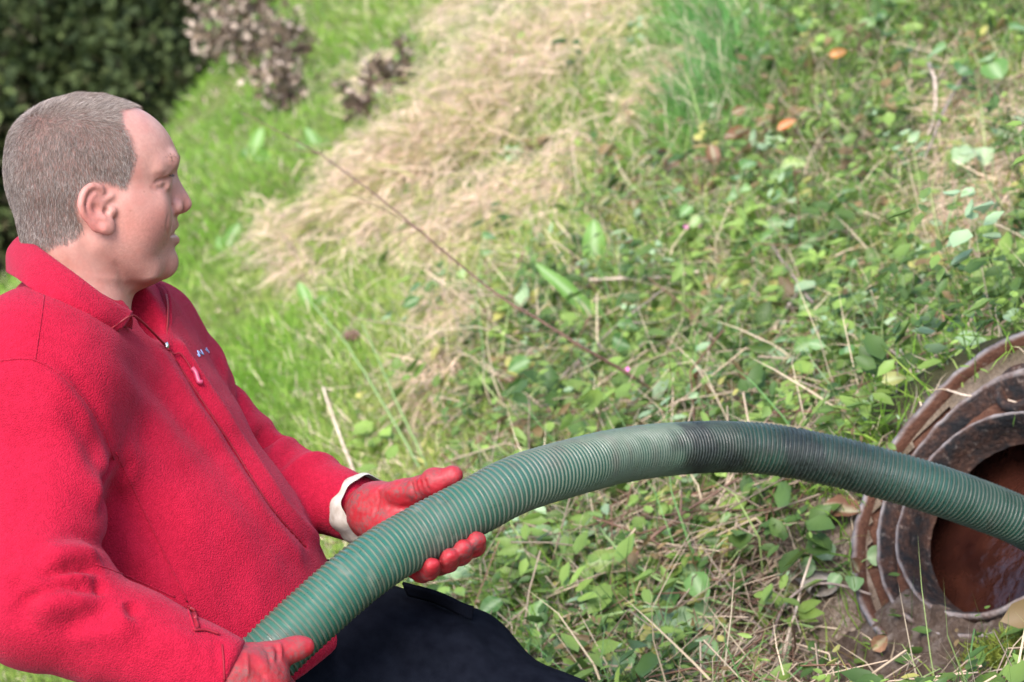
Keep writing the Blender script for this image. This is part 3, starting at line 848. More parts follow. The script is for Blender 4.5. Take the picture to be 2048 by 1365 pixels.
    P = bunch(P, eR, wR, 0.060, [(0.06, .012, -.004, .02, 2.8), (0.10, .014, .004, .015, 3.2), (0.145, .012, -.003, .02, 2.6)], lambda P: 1.0 - sst(P[:, 2], 2.52, 2.56))
    N = vnormals(P, Q)
    P = P + N * (0.0022 * vnoise(P, 16) + 0.0012 * vnoise(P, 38, 4))[:, None]
    jacket = mesh_np('fleece_jacket', P, Q, fl.m, person)
    jt = bvh(P, Q)
    def on(px, py, lift=0.0, tree=jt, dflt=2.7):
        p = cast(tree, px, py)
        if p is None: p = V(px, py, dflt)
        return p * (1 - lift / np.linalg.norm(p))
    def on_path(pix, lift, n=40, dflt=2.7, tree=jt):
        return np.array([on(x, y, lift, tree, dflt) for x, y in spline(np.array(pix, float), n)])
    # seams sewn on the shell
    for pix in ([(88,592),(82,640),(74,695),(70,722)], [(0,722),(40,718),(72,722),(120,748),(170,800),(208,862),(228,920)], [(232,905),(270,985),(320,1090),(375,1205)], [(190,1128),(260,1155),(350,1195)]):
        tube('seam', on_path(pix, 0.0003), 0.0010, fl.m, jacket, 6)
    tube('cuff_stitching', on_path([(444,1290),(447,1320),(449,1362)], 0.0004, 20), 0.0012, ta.m, jacket, 6)
    # zip line down the front
    zp = on_path([(333,690),(345,712),(398,792),(470,902),(540,1012),(612,1095)], 0.0002, 60)
    tube('zip', zp, 0.0012, ta.m, jacket, 6)
    # collar: near leaf folded outwards, then round the nape, far leaf standing
    inner = [V(262,655,2.64), V(215,640,2.60), V(140,600,2.60), V(80,555,2.66), V(62,535,2.76), V(110,520,2.86), V(190,540,2.88)]
    fold = [V(263,628,2.615), V(215,602,2.585), V(145,550,2.585), V(82,504,2.63), V(50,476,2.73), V(95,480,2.84), V(180,505,2.87)]
    mid = [V(243,655,2.590), V(190,625,2.560), V(120,580,2.556), V(55,530,2.61), V(20,500,2.73), V(70,495,2.86), V(175,520,2.89)]
    outer = [V(200,672,2.580), V(160,650,2.556), V(95,607,2.552), V(42,562,2.60), V(18,540,2.74), V(70,530,2.87), V(170,545,2.90)]
    collar = ribbon('collar', [inner, fold, mid, outer], fl.m, jacket, 0.0065, 70, 26)
    far_top = [V(252,580,2.90), V(285,566,2.875), V(318,570,2.835), V(334,590,2.79), V(338,640,2.755), V(334,688,2.735)]
    far_in = [V(240,640,2.86), V(262,640,2.83), V(285,650,2.80), V(300,665,2.775), V(318,680,2.752), V(331,692,2.735)]
    far_mid = [V(248,605,2.885), V(272,600,2.860), V(300,607,2.825), V(318,622,2.785), V(328,655,2.756), V(333,690,2.735)]
    ribbon('collar_facing', [far_top, far_mid, far_in], fl.m, jacket, 0.005, 50, 20)
    far_out = [V(262,590,2.92), V(300,590,2.90), V(345,605,2.86), V(362,630,2.83), V(362,670,2.80), V(345,700,2.765)]
    ribbon('collar_far_leaf', [[p + np.array([0, .001, .003]) for p in far_top], far_out], fl.m, jacket, 0.005, 50, 12)
    # zip on the collar edges
    def teeth(name, path, r, n, mat):
        path = resample(path, n); T, NN, B = frames(path)
        vs_, fs = [], []
        cube = np.array([(x, y, z) for x in (-1, 1) for y in (-1, 1) for z in (-1, 1)]) * 0.5
        cf = np.array([(0,1,3,2),(4,6,7,5),(0,4,5,1),(2,3,7,6),(0,2,6,4),(1,5,7,3)])
        st = np.linalg.norm(path[1] - path[0])
        for k in range(n):
            vs_.append(path[k] + cube[:, :1] * st * 0.6 * T[k] + cube[:, 1:2] * r * 2 * NN[k] + cube[:, 2:] * r * 2 * B[k]); fs.append(cf + 8 * k)
        o = mesh_np(name, np.vstack(vs_), np.vstack(fs), mat, collar, smooth=False)
        o['kind'] = 'stuff'
        return o
    e1 = spline([V(201,670,2.574), V(225,654,2.578), V(248,638,2.592), V(264,631,2.610), V(285,645,2.64), V(330,690,2.705)], 60)
    tube('zip_tape', e1, 0.0015, ta.m, collar, 6)
    teeth('zip_teeth', e1[:36] + np.array([0.0005, -0.0008, -0.0012]), 0.0009, 40, zt.m)
    e2 = spline([V(333,590,2.785), V(336,612,2.768), V(335,650,2.745), V(332,688,2.725)], 40)
    tube('zip_tape', e2, 0.0014, ta.m, collar, 6)
    teeth('zip_teeth', e2 + np.array([0.0, 0, -0.0022]), 0.0010, 40, zt.m)
    tube('zip_end_stop', [V(196,673,2.570), V(202,669,2.570)], 0.0019, me.m, collar, 6)
    # slider, cord and toggle
    sl0 = on(333, 692, 0.004)
    tube('zip_slider', [sl0 + np.array([-.001, .004, 0]), sl0, sl0 + np.array([.001, -.005, 0])], [0.0022, 0.0033, 0.0024], me.m, jacket, 8)
    cord = np.array([on(x, y, 0.005) for x, y in spline(np.array([(336,698),(348,708),(358,706),(367,714),(378,730),(384,740)], float), 24)])
    tube('pull_cord', cord, 0.0011, ta.m, jacket, 6)
    tog = np.array([on(x, y, 0.0065) for x, y in spline(np.array([(384,736),(391,745),(395,757),(398,764),(404,765)], float), 16)])
    tube('pull_toggle', tog, np.linspace(0.0028, 0.0032, 16), pk.m, jacket, 8, flat=0.7)
    # chest badge: stitched letters
    for seg in ([(395,703),(400,713)], [(401,700),(407,710)], [(395,703),(407,710)], [(411,700),(414,703)], [(412,697),(418,706)], [(395,709),(399,714)]):
        tube('badge_stitch', on_path(seg, 0.0012, 6), 0.0012, em.m, jacket, 5)
    # side pocket
    pkt = on_path([(377,1212),(386,1228),(393,1250),(396,1260)], 0.0012, 20)
    tube('pocket_zip', pkt, 0.0024, ta.m, jacket, 6)
    pv = on_path([(380,1216),(388,1222),(391,1238)], 0.004, 10)
    tube('pocket_slider', pv, 0.0022, zt.m, jacket, 6)
    pc = on_path([(391,1238),(396,1253),(390,1260),(412,1260),(438,1268)], 0.0045, 30)
    tube('pocket_cord', pc, 0.0015, ta.m, jacket, 6)
    tube('pocket_welt', on_path([(372,1210),(382,1238),(390,1262)], 0.0005, 20), 0.0016, fl.m, jacket, 6)

    # ---------------------------------------------------------------- trousers
    hip = V(552, 1400, 2.78)
    hR, kR = V(655, 1335, 2.81), V(1105, 1490, 2.74)
    hL, kL = V(615, 1262, 2.95), V(930, 1430, 3.02)
    fR = foot_R(); fL = foot_L()
    aRk, aLk = fR + UPV * 0.10, fL + UPV * 0.10
    lo = np.minimum.reduce([hip, kR, kL, aRk, aLk]) - 0.16; hi = np.maximum.reduce([hip, hR, kR, kL, aRk, aLk]) + 0.16
    f = Field(lo, hi, 0.0085)
    T = f.eseg(hip, V(570, 1350, 2.78), (0.108, 0.155), (0.110, 0.155), FA, LA)
    T = smin(T, f.seg(hR, kR, 0.113, 0.080), 0.05)
    T = smin(T, f.seg(hR, V(905, 1352, 2.79), 0.113, 0.086), 0.03)
    T = smin(T, f.seg(kR, aRk, 0.074, 0.052), 0.02)
    T = smin(T, f.seg(hL, kL, 0.095, 0.074), 0.04)
    T = smin(T, f.seg(kL, aLk, 0.072, 0.052), 0.02)
    P, Q = f.mesh(T)
    P = relax(P, Q, 2, 0.5)
    P = strokes(P, Q, [([(700,1230),(800,1260),(900,1330)], .03, .008), ([(720,1290),(850,1330),(950,1365)], .02, -.008), ([(880,1215),(950,1290),(1010,1350)], .02, .006), ([(960,1260),(1000,1310),(1040,1350)], .016, -.006)])
    N = vnormals(P, Q); P = P + N * (0.004 * vnoise(P, 12))[:, None]
    trousers = mesh_np('trousers', P, Q, nv.m, person)
    tt = bvh(P, Q)
    fa = [on(x, y, 0.006, tt, 2.66) for x, y in ((815,1190),(870,1205),(925,1232),(944,1240))]
    fb = [V(805,1166,2.76), V(870,1184,2.75), V(925,1206,2.745), V(947,1214,2.74)]
    ribbon('pocket_flap', [fb, fa], nv.m, trousers, 0.004, 24, 6)
    # boots
    for nm, ft, kn_ in (('boot', fR, kR), ('boot', fL, kL)):
        fwd = vec_to_view_ground()
        f = Field(ft - 0.24, ft + 0.30, 0.009)
        B_ = f.seg(ft + UPV * 0.045 - fwd * 0.05, ft + UPV * 0.040 + fwd * 0.15, 0.046, 0.040)
        B_ = smin(B_, f.seg(ft + UPV * 0.05 - fwd * 0.03, ft + UPV * 0.17 - fwd * 0.02, 0.046, 0.050), 0.03)
        hgt = (f.X - ft[0]) * UPV[0] + (f.Y - ft[1]) * UPV[1] + (f.Z - ft[2]) * UPV[2]
        B_ = smax(B_, -hgt, 0.004)
        P, Q = f.mesh(B_)
        mesh_np(nm, P, Q, bo.m, person)

    # ---------------------------------------------------------------- gloves
    def finger(fld, pts, rads):
        d = None
        for a, b, ra, rb in zip(pts[:-1], pts[1:], rads[:-1], rads[1:]):
            q = fld.seg(a, b, ra, rb); d = q if d is None else smin(d, q, 0.004)
        return d
    # far hand: palm under the hose, thumb along the top, four fingertips showing below
    c0, T0, D0, Z0 = hose_at(845)
    def around(px, dn, aw):
        c, T, D, Z = hose_at(px); return c + D * dn + Z * aw
    wrist = wL + nrm(wL - eL) * 0.010
    lo = V(680, 1190, 2.55) - 0.02; lo[2] = 2.56; hi = V(990, 900, 2.95); hi[2] = 2.95
    f = Field(lo, hi, 0.0019)
    heel = V(757, 1025, 2.800)
    G = f.seg(wL + nrm(heel - wL) * 0.016, heel, 0.031, 0.033)
    palmc = [around(850, 0.022, 0.058), around(905, 0.020, 0.056)]
    G = smin(G, f.seg(heel, palmc[0], 0.031, 0.020), 0.02)
    G = smin(G, f.seg(heel, palmc[1], 0.028, 0.018), 0.02)
    G = smin(G, f.seg(palmc[0], palmc[1], 0.019, 0.018), 0.015)
    tb = [V(765, 1008, 2.785), V(806, 990, 2.752), V(842, 977, 2.728), V(872, 966, 2.712), V(905, 951, 2.706)]
    TH = finger(f, tb, [0.024, 0.0190, 0.0150, 0.0142, 0.0122])
    TH = smin(TH, f.ball(V(868, 962, 2.712), 0.0150), 0.006)
    G = smin(G, TH, 0.010)
    F4 = None
    for (tx, ty), hpx, kx, r in (((948,1090), 975, 930, 0.0122), ((922,1106), 945, 906, 0.0120), ((895,1122), 915, 880, 0.0115), ((859,1139), 885, 852, 0.0105)):
        hz_ = hose_at(tx)[0][2]
        tip = V(tx + 5, ty - 7, hz_ - 0.030)
        mid_ = V(tx - 1, ty + 1, hz_ - 0.010)
        back = V(tx - 16, ty + 5, hz_ + 0.014)
        pts = [around(kx, 0.030, 0.050), V(tx - 26, ty - 4, hz_ + 0.040), back, mid_, tip]
        q = finger(f, pts, [0.0140, 0.0138, r * 1.18, r * 1.16, r * 0.95])
        nt = nrm(np.array([0.45, -0.62, -0.64]))
        q = smax(q, (f.X - tip[0]) * nt[0] + (f.Y - tip[1]) * nt[1] + (f.Z - tip[2]) * nt[2] - r * 0.72, 0.005)
        F4 = q if F4 is None else smin(F4, q, 0.0022)
    G = smin(G, F4, 0.006)
    P, Q = f.mesh(G)
    P = relax(P, Q, 2, 0.4)
    P = strokes(P, Q, [([(822,962),(826,980),(832,1000)], .0022, -.0022), ([(836,956),(840,975),(848,990)], .0028, .0016), ([(848,952),(852,970),(860,985)], .0022, -.0018),
                       ([(760,985),(800,985),(835,990)], .006, .002), ([(770,1010),(800,1015),(820,1015)], .005, -.002), ([(752,975),(758,1000),(745,1040)], .003, -.0015),
                       ([(842,962),(850,958),(858,954)], .0018, .0012)])
    N = vnormals(P, Q); P = P + N * (0.0006 * vnoise(P, 90) + 0.0004 * vnoise(P, 200))[:, None]
    gL = mesh_np('glove', P, Q, gl.m, person)
    tag(gL, 'red rubber glove on the far hand under the hose')
    # knit liner turned out at the wrist
    ax = nrm(V(768, 1010, 2.80) - wL); a0 = wL - ax * 0.006
    uu = nrm(np.cross(ax, np.array([0, 0, 1.0]))); ww_ = np.cross(ax, uu)
    na, nl_ = 56, 12
    vv = []
    for k in range(nl_):
        t = k / (nl_ - 1)
        for a in range(na):
            th = 2 * math.pi * a / na
            r = 0.0430 + 0.0020 * math.sin(th * 4 + 0.6) * (1 - 0.3 * t) + 0.0010 * math.sin(th * 9 + 2 * t) - 0.0030 * t + 0.003 * math.sin(t * math.pi)
            l = 0.040 * t + 0.010 * math.cos(th) * t + 0.004 * math.sin(th * 4 + 1) * t + 0.0015 * math.sin(th * 5)
            vv.append(a0 + ax * (l + 0.004) + uu * r * math.cos(th) + ww_ * r * math.sin(th))
    vv = np.array(vv)
    i, j = np.meshgrid(np.arange(nl_ - 1), np.arange(na), indexing='ij')
    qq = np.stack([i * na + j, i * na + (j + 1) % na, (i + 1) * na + (j + 1) % na, (i + 1) * na + j], -1).reshape(-1, 4)
    lin = mesh_np('glove_liner', vv, qq, kn.m, gL)
    # near hand: thumb over the top, fingers round the underside
    lo = np.array([V(400, 0, 2.45)[0], V(0, 1560, 2.5)[1], 2.36]); hi = np.array([V(690, 0, 2.55)[0], V(0, 1240, 2.5)[1], 2.66])
    f = Field(lo, hi, 0.0021)
    heel = V(505, 1370, 2.462)
    G = f.seg(wR, heel, 0.0405, 0.038)
    G = smin(G, f.seg(heel, V(530, 1425, 2.478), 0.036, 0.026), 0.02)
    TH = finger(f, [V(502, 1338, 2.462), V(540, 1316, 2.472), V(572, 1304, 2.484), V(607, 1294, 2.492)], [0.026, 0.0168, 0.0138, 0.0120])
    TH = smin(TH, f.ball(V(590, 1297, 2.489), 0.0130), 0.006)
    G = smin(G, TH, 0.010)
    F4 = None
    for k in range(4):
        px = 508 - 26 * k
        pts = [around(px, 0.036, -0.062), around(px + 8, 0.056, -0.020), around(px + 10, 0.052, 0.022), around(px + 8, 0.030, 0.042)]
        q = finger(f, pts, [0.0150, 0.0130, 0.0122, 0.0112])
        F4 = q if F4 is None else smin(F4, q, 0.0015)
    G = smin(G, F4, 0.008)
    P, Q = f.mesh(G)
    P = relax(P, Q, 2, 0.4)
    P = strokes(P, Q, [([(546,1288),(556,1304),(552,1326)], .0022, -.0022), ([(556,1284),(562,1300),(560,1320)], .0025, .0020), ([(536,1290),(546,1306),(545,1326)], .0022, .0016),
                       ([(526,1292),(538,1312),(540,1335)], .0025, -.0014), ([(490,1300),(515,1315),(540,1340)], .006, .0018), ([(492,1302),(495,1330),(494,1362)], .0022, .0016), ([(500,1330),(520,1345),(535,1360)], .004, -.0018)])
    N = vnormals(P, Q); P = P + N * (0.0006 * vnoise(P, 90) + 0.0004 * vnoise(P, 200))[:, None]
    gR = mesh_np('glove', P, Q, gl.m, person)
    tag(gR, 'red rubber glove with its thumb over the near end of the hose')
    return person
# ================================================================== the hose
def build_hose():
    hose = empty('suction_hose', drop_to_ground(HOSE[300]))
    tag(hose, 'long green ribbed suction hose arching from the red gloves into the tank opening', 'hose')
    L = np.concatenate([[0], np.cumsum(np.linalg.norm(np.diff(HOSE, axis=0), axis=1))])
    pitch = 0.0065
    turns = int(L[-1] / pitch)
    # grime along the length: dusty near part, wet dark part beyond the middle, splashes
    def shade(pts, ang, ridge):
        px = to_px(pts)[:, 0]
        wet = sst(px + 25 * vnoise(pts, 60), 1340, 1385) * (1 - 0.30 * sst(px, 1650, 1850))
        blot = np.clip(vnoise(pts, 26, 3) + 0.55 * vnoise(pts, 70, 8), -1, 1)
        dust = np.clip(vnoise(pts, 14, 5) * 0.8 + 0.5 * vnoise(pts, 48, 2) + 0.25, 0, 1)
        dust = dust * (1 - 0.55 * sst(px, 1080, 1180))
        g = np.array([0.012, 0.108, 0.062]); gg = np.array([0.018, 0.118, 0.086])
        base = g + (gg - g) * np.clip(0.5 + 0.5 * vnoise(pts, 9, 1), 0, 1)[:, None]
        rid = np.array([0.092, 0.128, 0.084])
        c = np.where(ridge[:, None], rid, base)
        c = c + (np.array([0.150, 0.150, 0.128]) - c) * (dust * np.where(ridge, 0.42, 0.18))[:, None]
        rust = np.clip(vnoise(pts, 55, 13) - 0.25, 0, 1) * 0.7
        c = c + (np.array([0.10, 0.075, 0.06]) - c) * rust[:, None]
        c = c * (1 - 0.88 * wet * np.clip(0.95 + 0.25 * blot, 0, 1))[:, None]
        blk = np.clip((blot - 0.12) * 3, 0, 1) * sst(px, 1330, 1420) * (1 - sst(px, 1640, 1800))
        c = c + (np.array([0.008, 0.010, 0.010]) - c) * (0.85 * blk)[:, None]
        c = c * 0.82
        mud = np.clip((vnoise(pts, 120, 17) - 0.45) * 4, 0, 1) * np.clip(vnoise(pts, 11, 19) * 2, 0, 1)
        c = c + (np.array([0.24, 0.22, 0.18]) - c) * (0.30 * mud * (1 - sst(px, 1000, 1150)))[:, None]
        return c
    wall = Mat('hose_rubber', 0.36, 0.35)
    n = wall.noise(300, 4); wall.col(wall.mix(wall.ramp(n, [(0.35, 0.0), (0.7, 0.35)]), wall.attr('Col').outputs['Color'], (0.055, 0.075, 0.065)))
    wall.set(Roughness=wall.ramp(wall.noise(60, 4), [(0.35, 0.26), (0.65, 0.58)])); wall.bump(wall.noise(500, 3), 0.3, 0.0008)
    # wall with shallow grooves
    seg = 44
    m = turns * 4
    path = resample(HOSE, m)
    T, N, B = frames(path)
    a = np.arange(seg) * 2 * math.pi / seg
    prof = np.array([0.0, 0.0007, 0.0009, 0.0004])
    r = HOSE_R - 0.0022 + np.tile(prof, turns)
    v = path[:, None] + r[:, None, None] * (np.cos(a)[None, :, None] * N[:, None] + np.sin(a)[None, :, None] * B[:, None])
    i, j = np.meshgrid(np.arange(m - 1), np.arange(seg), indexing='ij'); j2 = (j + 1) % seg
    q = np.stack([i * seg + j, i * seg + j2, (i + 1) * seg + j2, (i + 1) * seg + j], -1).reshape(-1, 4)
    v = v.reshape(-1, 3)
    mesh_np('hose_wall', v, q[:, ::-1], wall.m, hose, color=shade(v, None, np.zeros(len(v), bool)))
    # the rigid spiral wound round it
    per = 30
    t = np.arange(turns * per) / per * pitch
    t = t[t < L[-1] - 0.002]
    c = np.stack([np.interp(t, L, HOSE[:, k]) for k in range(3)], 1)
    T, N, B = frames(c)
    ang = 2 * math.pi * np.arange(len(t)) / per
    rad = np.cos(ang)[:, None] * N + np.sin(ang)[:, None] * B
    hw = pitch * 0.235
    pr = [(-hw, -0.0028), (-hw * 0.8, 0.0004), (0, 0.0010), (hw * 0.8, 0.0004), (hw, -0.0028)]
    rows = np.stack([c + T * x + rad * (HOSE_R - 0.001 + y + 0.0003 * vnoise(c + rad * HOSE_R, 90)[:, None]) for x, y in pr], 1)
    k = len(pr)
    i, j = np.meshgrid(np.arange(len(t) - 1), np.arange(k - 1), indexing='ij')
    q = np.stack([i * k + j, i * k + j + 1, (i + 1) * k + j + 1, (i + 1) * k + j], -1).reshape(-1, 4)
    v = rows.reshape(-1, 3)
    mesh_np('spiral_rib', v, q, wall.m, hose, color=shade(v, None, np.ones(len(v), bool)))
    return hose
# ================================================================== terrain
def build_ground():
    g = Mat('earth', 0.95, 0.1)
    n1 = g.noise(9, 6, 0.6); n2 = g.noise(60, 4); n3 = g.noise(1.2, 3)
    c = g.ramp(n1, [(0.3, (0.035, 0.026, 0.016)), (0.55, (0.075, 0.060, 0.035)), (0.75, (0.13, 0.105, 0.065))])
    c = g.mix(g.ramp(n3, [(0.3, 0.25), (0.6, 0.85)]), c, (0.17, 0.19, 0.06))
    soil = g.attr('Col').outputs['Color']
    cs = g.ramp(g.noise(26, 6, 0.65), [(0.3, (0.10, 0.068, 0.045)), (0.55, (0.22, 0.165, 0.125)), (0.8, (0.36, 0.30, 0.25))])
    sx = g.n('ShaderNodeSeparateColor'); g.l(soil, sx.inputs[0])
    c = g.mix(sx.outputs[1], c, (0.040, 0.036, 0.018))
    c = g.mix(sx.outputs[0], c, cs)
    g.col(c); g.bump(g.math('ADD', n2, g.noise(220, 4)), 0.8, 0.012)
    def axis(c0, fine, n, out):
        t = np.linspace(-1, 1, n); k = 7.0
        return c0 + np.sinh(k * t) / math.sinh(k) * out
    U = axis(-0.15, .02, 330, 140.0); Vv = axis(0.25, .02, 330, 140.0)
    uu, vv = np.meshgrid(U, Vv, indexing='ij')
    q = GO + uu[..., None] * E1 + vv[..., None] * E2
    P = gpoint(uu, vv)
    rel = P - HC_
    r = np.linalg.norm(rel - (rel @ HN)[..., None] * HN, axis=-1)
    n0, n1_ = uu.shape
    i, j = np.meshgrid(np.arange(n0 - 1), np.arange(n1_ - 1), indexing='ij')
    Q = np.stack([i * n1_ + j, (i + 1) * n1_ + j, (i + 1) * n1_ + j + 1, i * n1_ + j + 1], -1).reshape(-1, 4)
    P = P.reshape(-1, 3); r = r.reshape(-1)
    Q = Q[(r[Q].min(1) > 0.215)]
    s = np.clip(soil_mask(P), 0, 1)
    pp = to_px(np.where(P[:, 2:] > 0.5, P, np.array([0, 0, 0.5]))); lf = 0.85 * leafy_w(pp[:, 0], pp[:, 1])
    o = mesh_np('ground', P, Q, g.m, None, color=np.stack([s, lf, s], 1))
    n = vnormals(P, Q).mean(0)
    if n @ GN < 0: o.data.flip_normals()
    tag(o, kind='structure')
def soil_mask(P):
    px = to_px(np.where(P[:, 2:] > 0.5, P, np.array([0, 0, 0.5])))
    d = np.linalg.norm(P - HC_, axis=1)
    m = (1 - sst(d + 0.10 * vnoise(P, 7), 0.38, 0.60)) * sst(-(P - HC_) @ nrm(np.array([0.2, 1.0, 0])), -0.12, 0.10)
    m = np.maximum(m, 0.75 * (1 - sst(d, 0.25, 0.30)))
    return m

# ================================================================== the open tank neck
def build_tank():
    a1 = nrm(np.array([0.57, 0.82, 0]) - HN * (np.array([0.57, 0.82, 0]) @ HN)); a2 = np.cross(HN, a1)
    root = empty('tank_neck', HC_ - HN * 0.05)
    tag(root, 'rusty ringed neck of an open underground tank swallowing the hose', 'manhole')
    iron = Mat('rusty_iron', 0.85, 0.25)
    a = iron.attr('Col').outputs['Color']
    nz = iron.noise(30, 6, 0.65); nz2 = iron.noise(160, 5, 0.6)
    rust = iron.ramp(nz2, [(0.3, (0.030, 0.012, 0.008)), (0.55, (0.078, 0.034, 0.020)), (0.8, (0.20, 0.115, 0.075))])
    c = iron.mix(iron.ramp(nz, [(0.42, 0.0), (0.64, 0.7)]), a, rust)
    c = iron.mix(iron.ramp(iron.noise(75, 5, 0.7), [(0.58, 0.0), (0.78, 0.6)]), c, (0.26, 0.21, 0.18))
    iron.col(c); iron.bump(iron.math('ADD', nz2, iron.noise(45, 5)), 0.8, 0.006)
    wet = Mat('brown_interior', 0.55, 0.3)
    wn_ = wet.noise(22, 6, 0.65); wet.col(wet.ramp(wn_, [(0.3, (0.014, 0.005, 0.003)), (0.55, (0.042, 0.013, 0.008)), (0.8, (0.08, 0.03, 0.018))])); wet.bump(wn_, 0.5, 0.01)
    grey, blk, rst, pale = (0.13, 0.13, 0.14), (0.010, 0.010, 0.011), (0.085, 0.035, 0.020), (0.22, 0.19, 0.18)
    def ring(name, prof, mat, stretch=0.0, nseg=220, parent=root, seed=0, squash=True):
        th = np.arange(nseg) * 2 * math.pi / nseg
        rows, cols = [], []
        for r, h, c in prof:
            k = np.clip((r - 0.175) / 0.09, 0, 1) * stretch
            r = r * 0.875 if r < 0.31 else r
            ca, sa = np.cos(th), np.sin(th)
            x = r * ca + k * np.clip(ca, 0, 1) ** 0.8 * 1.0; y = r * sa * (1 + 0.0 * k)
            p = HC_ + x[:, None] * a1 + y[:, None] * a2 + h * HN
            wob = 0.0035 * vnoise(p, 16, seed) + 0.0018 * vnoise(p, 55, seed) + 0.0012 * vnoise(p, 140, seed)
            p = p + HN * wob[:, None] + nrm(p - HC_) * (0.0035 * vnoise(p, 14, seed + 4) + 0.001 * vnoise(p, 70, seed + 1))[:, None]
            rows.append(p); cols.append(np.tile(np.array(c), (nseg, 1)))
        m = len(prof)
        i, j = np.meshgrid(np.arange(m - 1), np.arange(nseg), indexing='ij'); j2 = (j + 1) % nseg
        q = np.stack([i * nseg + j, i * nseg + j2, (i + 1) * nseg + j2, (i + 1) * nseg + j], -1).reshape(-1, 4)
        return mesh_np(name, np.vstack(rows), q, mat, parent, color=np.vstack(cols))
    S = 0.085
    ring('outer_lip', [(.305,-.09,rst),(.283,-.03,rst),(.280,.004,grey),(.276,.009,grey),(.270,.009,pale),(.265,.006,rst),(.262,-.006,rst),(.261,-.03,rst)], iron.m, S)
    ring('groove', [(.262,-.016,rst),(.250,-.020,rst),(.232,-.018,rst),(.224,-.012,rst)], iron.m, S, seed=3)
    ring('middle_rim', [(.229,-.03,rst),(.227,.002,rst),(.225,.008,pale),(.221,.010,pale),(.217,.007,blk),(.214,.002,blk),(.205,-.010,blk),(.200,-.02,blk)], iron.m, S, seed=6)
    ring('flange', [(.210,-.014,rst),(.200,-.016,rst),(.190,-.012,rst),(.182,-.01,rst)], iron.m, S, seed=9)
    ring('inner_rim', [(.190,-.03,blk),(.188,.000,blk),(.186,.007,pale),(.182,.010,pale),(.178,.008,blk),(.174,.002,blk),(.171,-.008,blk),(.168,-.025,blk),(.164,-.048,blk),(.160,-.052,blk)], iron.m, 0.0, seed=12)
    # chamber below
    ring('chamber_wall', [(.166,-.049,(.05,.02,.01)),(.30,-.060,(.05,.02,.01)),(.34,-.16,(.05,.02,.01)),(.34,-.42,(.05,.02,.01))], wet.m, 0.0, seed=15)
    liq = Mat('brown_liquid', 0.18, 0.5); liq.col(liq.ramp(liq.noise(16, 5), [(0.3, (0.016, 0.005, 0.004)), (0.7, (0.048, 0.015, 0.009))])); liq.bump(liq.noise(26, 5), 0.6, 0.012)
    th = np.arange(64) * 2 * math.pi / 64
    disc = np.vstack([HC_ - HN * 0.13 + 0.33 * np.cos(th)[:, None] * a1 + 0.33 * np.sin(th)[:, None] * a2, [HC_ - HN * 0.13]])
    mesh_np('liquid', disc, np.stack([np.arange(64), (np.arange(64) + 1) % 64, np.full(64, 64)], -1), liq.m, root)
    # small capped pipe on the flange
    pc = cast_plane(2036, 775)
    th = np.arange(40) * 2 * math.pi / 40
    rows, cols = [], []
    for r, h, c in [(.040,-.02,blk),(.039,.002,blk),(.036,.006,blk),(.029,.006,blk),(.026,.002,blk),(.025,-.01,rst),(.024,-.06,rst)]:
        rows.append(pc + HN * h + r * np.cos(th)[:, None] * a1 + r * np.sin(th)[:, None] * a2); cols.append(np.tile(np.array(c), (40, 1)))
    i, j = np.meshgrid(np.arange(6), np.arange(40), indexing='ij'); j2 = (j + 1) % 40
    mesh_np('vent_pipe', np.vstack(rows), np.stack([i * 40 + j, i * 40 + j2, (i + 1) * 40 + j2, (i + 1) * 40 + j], -1).reshape(-1, 4), iron.m, root, color=np.vstack(cols))
    # spilt earth and mortar over the near side of the rings
    sp = Mat('mortar_and_earth', 0.95, 0.1)
    n = sp.noise(34, 6, 0.7); sp.col(sp.ramp(n, [(0.25, (0.060, 0.038, 0.026)), (0.5, (0.15, 0.105, 0.080)), (0.75, (0.32, 0.265, 0.225))])); sp.bump(sp.math('ADD', n, sp.noise(190, 6, 0.7)), 1.0, 0.02)
    na, nr = 150, 44
    ang0 = math.atan2(-(a2 @ np.array([0.35, -1.0, 0])), -(a1 @ np.array([0.35, -1.0, 0]))) + math.pi
    V_ = []
    for k in range(nr):
        t = k / (nr - 1)
        th = ang0 + np.linspace(-0.95, 1.25, na)
        ed = np.minimum(1, 7 * np.minimum(np.linspace(0, 1, na), 1 - np.linspace(0, 1, na)))
        r = 0.151 + t * 0.25
        p = HC_ + r * np.cos(th)[:, None] * a1 + r * np.sin(th)[:, None] * a2
        lump = 0.022 * vnoise(p, 14, 5) + 0.013 * vnoise(p, 42, 2) + 0.007 * vnoise(p, 110, 7)
        hgt = (0.020 * math.sin(min(1, t * 2.2 + 0.25) * math.pi * 0.5) + lump) * ed - 0.035 * (1 - ed) - 0.05 * max(0, t - 0.7) - 0.02 * max(0, 0.06 - t) / 0.06
        V_.append(p + HN * hgt[:, None])
    i, j = np.meshgrid(np.arange(nr - 1), np.arange(na - 1), indexing='ij')
    q = np.stack([i * na + j, i * na + j + 1, (i + 1) * na + j + 1, (i + 1) * na + j], -1).reshape(-1, 4)
    mesh_np('mortar_spill', np.vstack(V_), q, sp.m, root)
def cast_plane(px, py):
    d = V(px, py, 1.0); return d * ((HC_ @ HN) / (d @ HN))

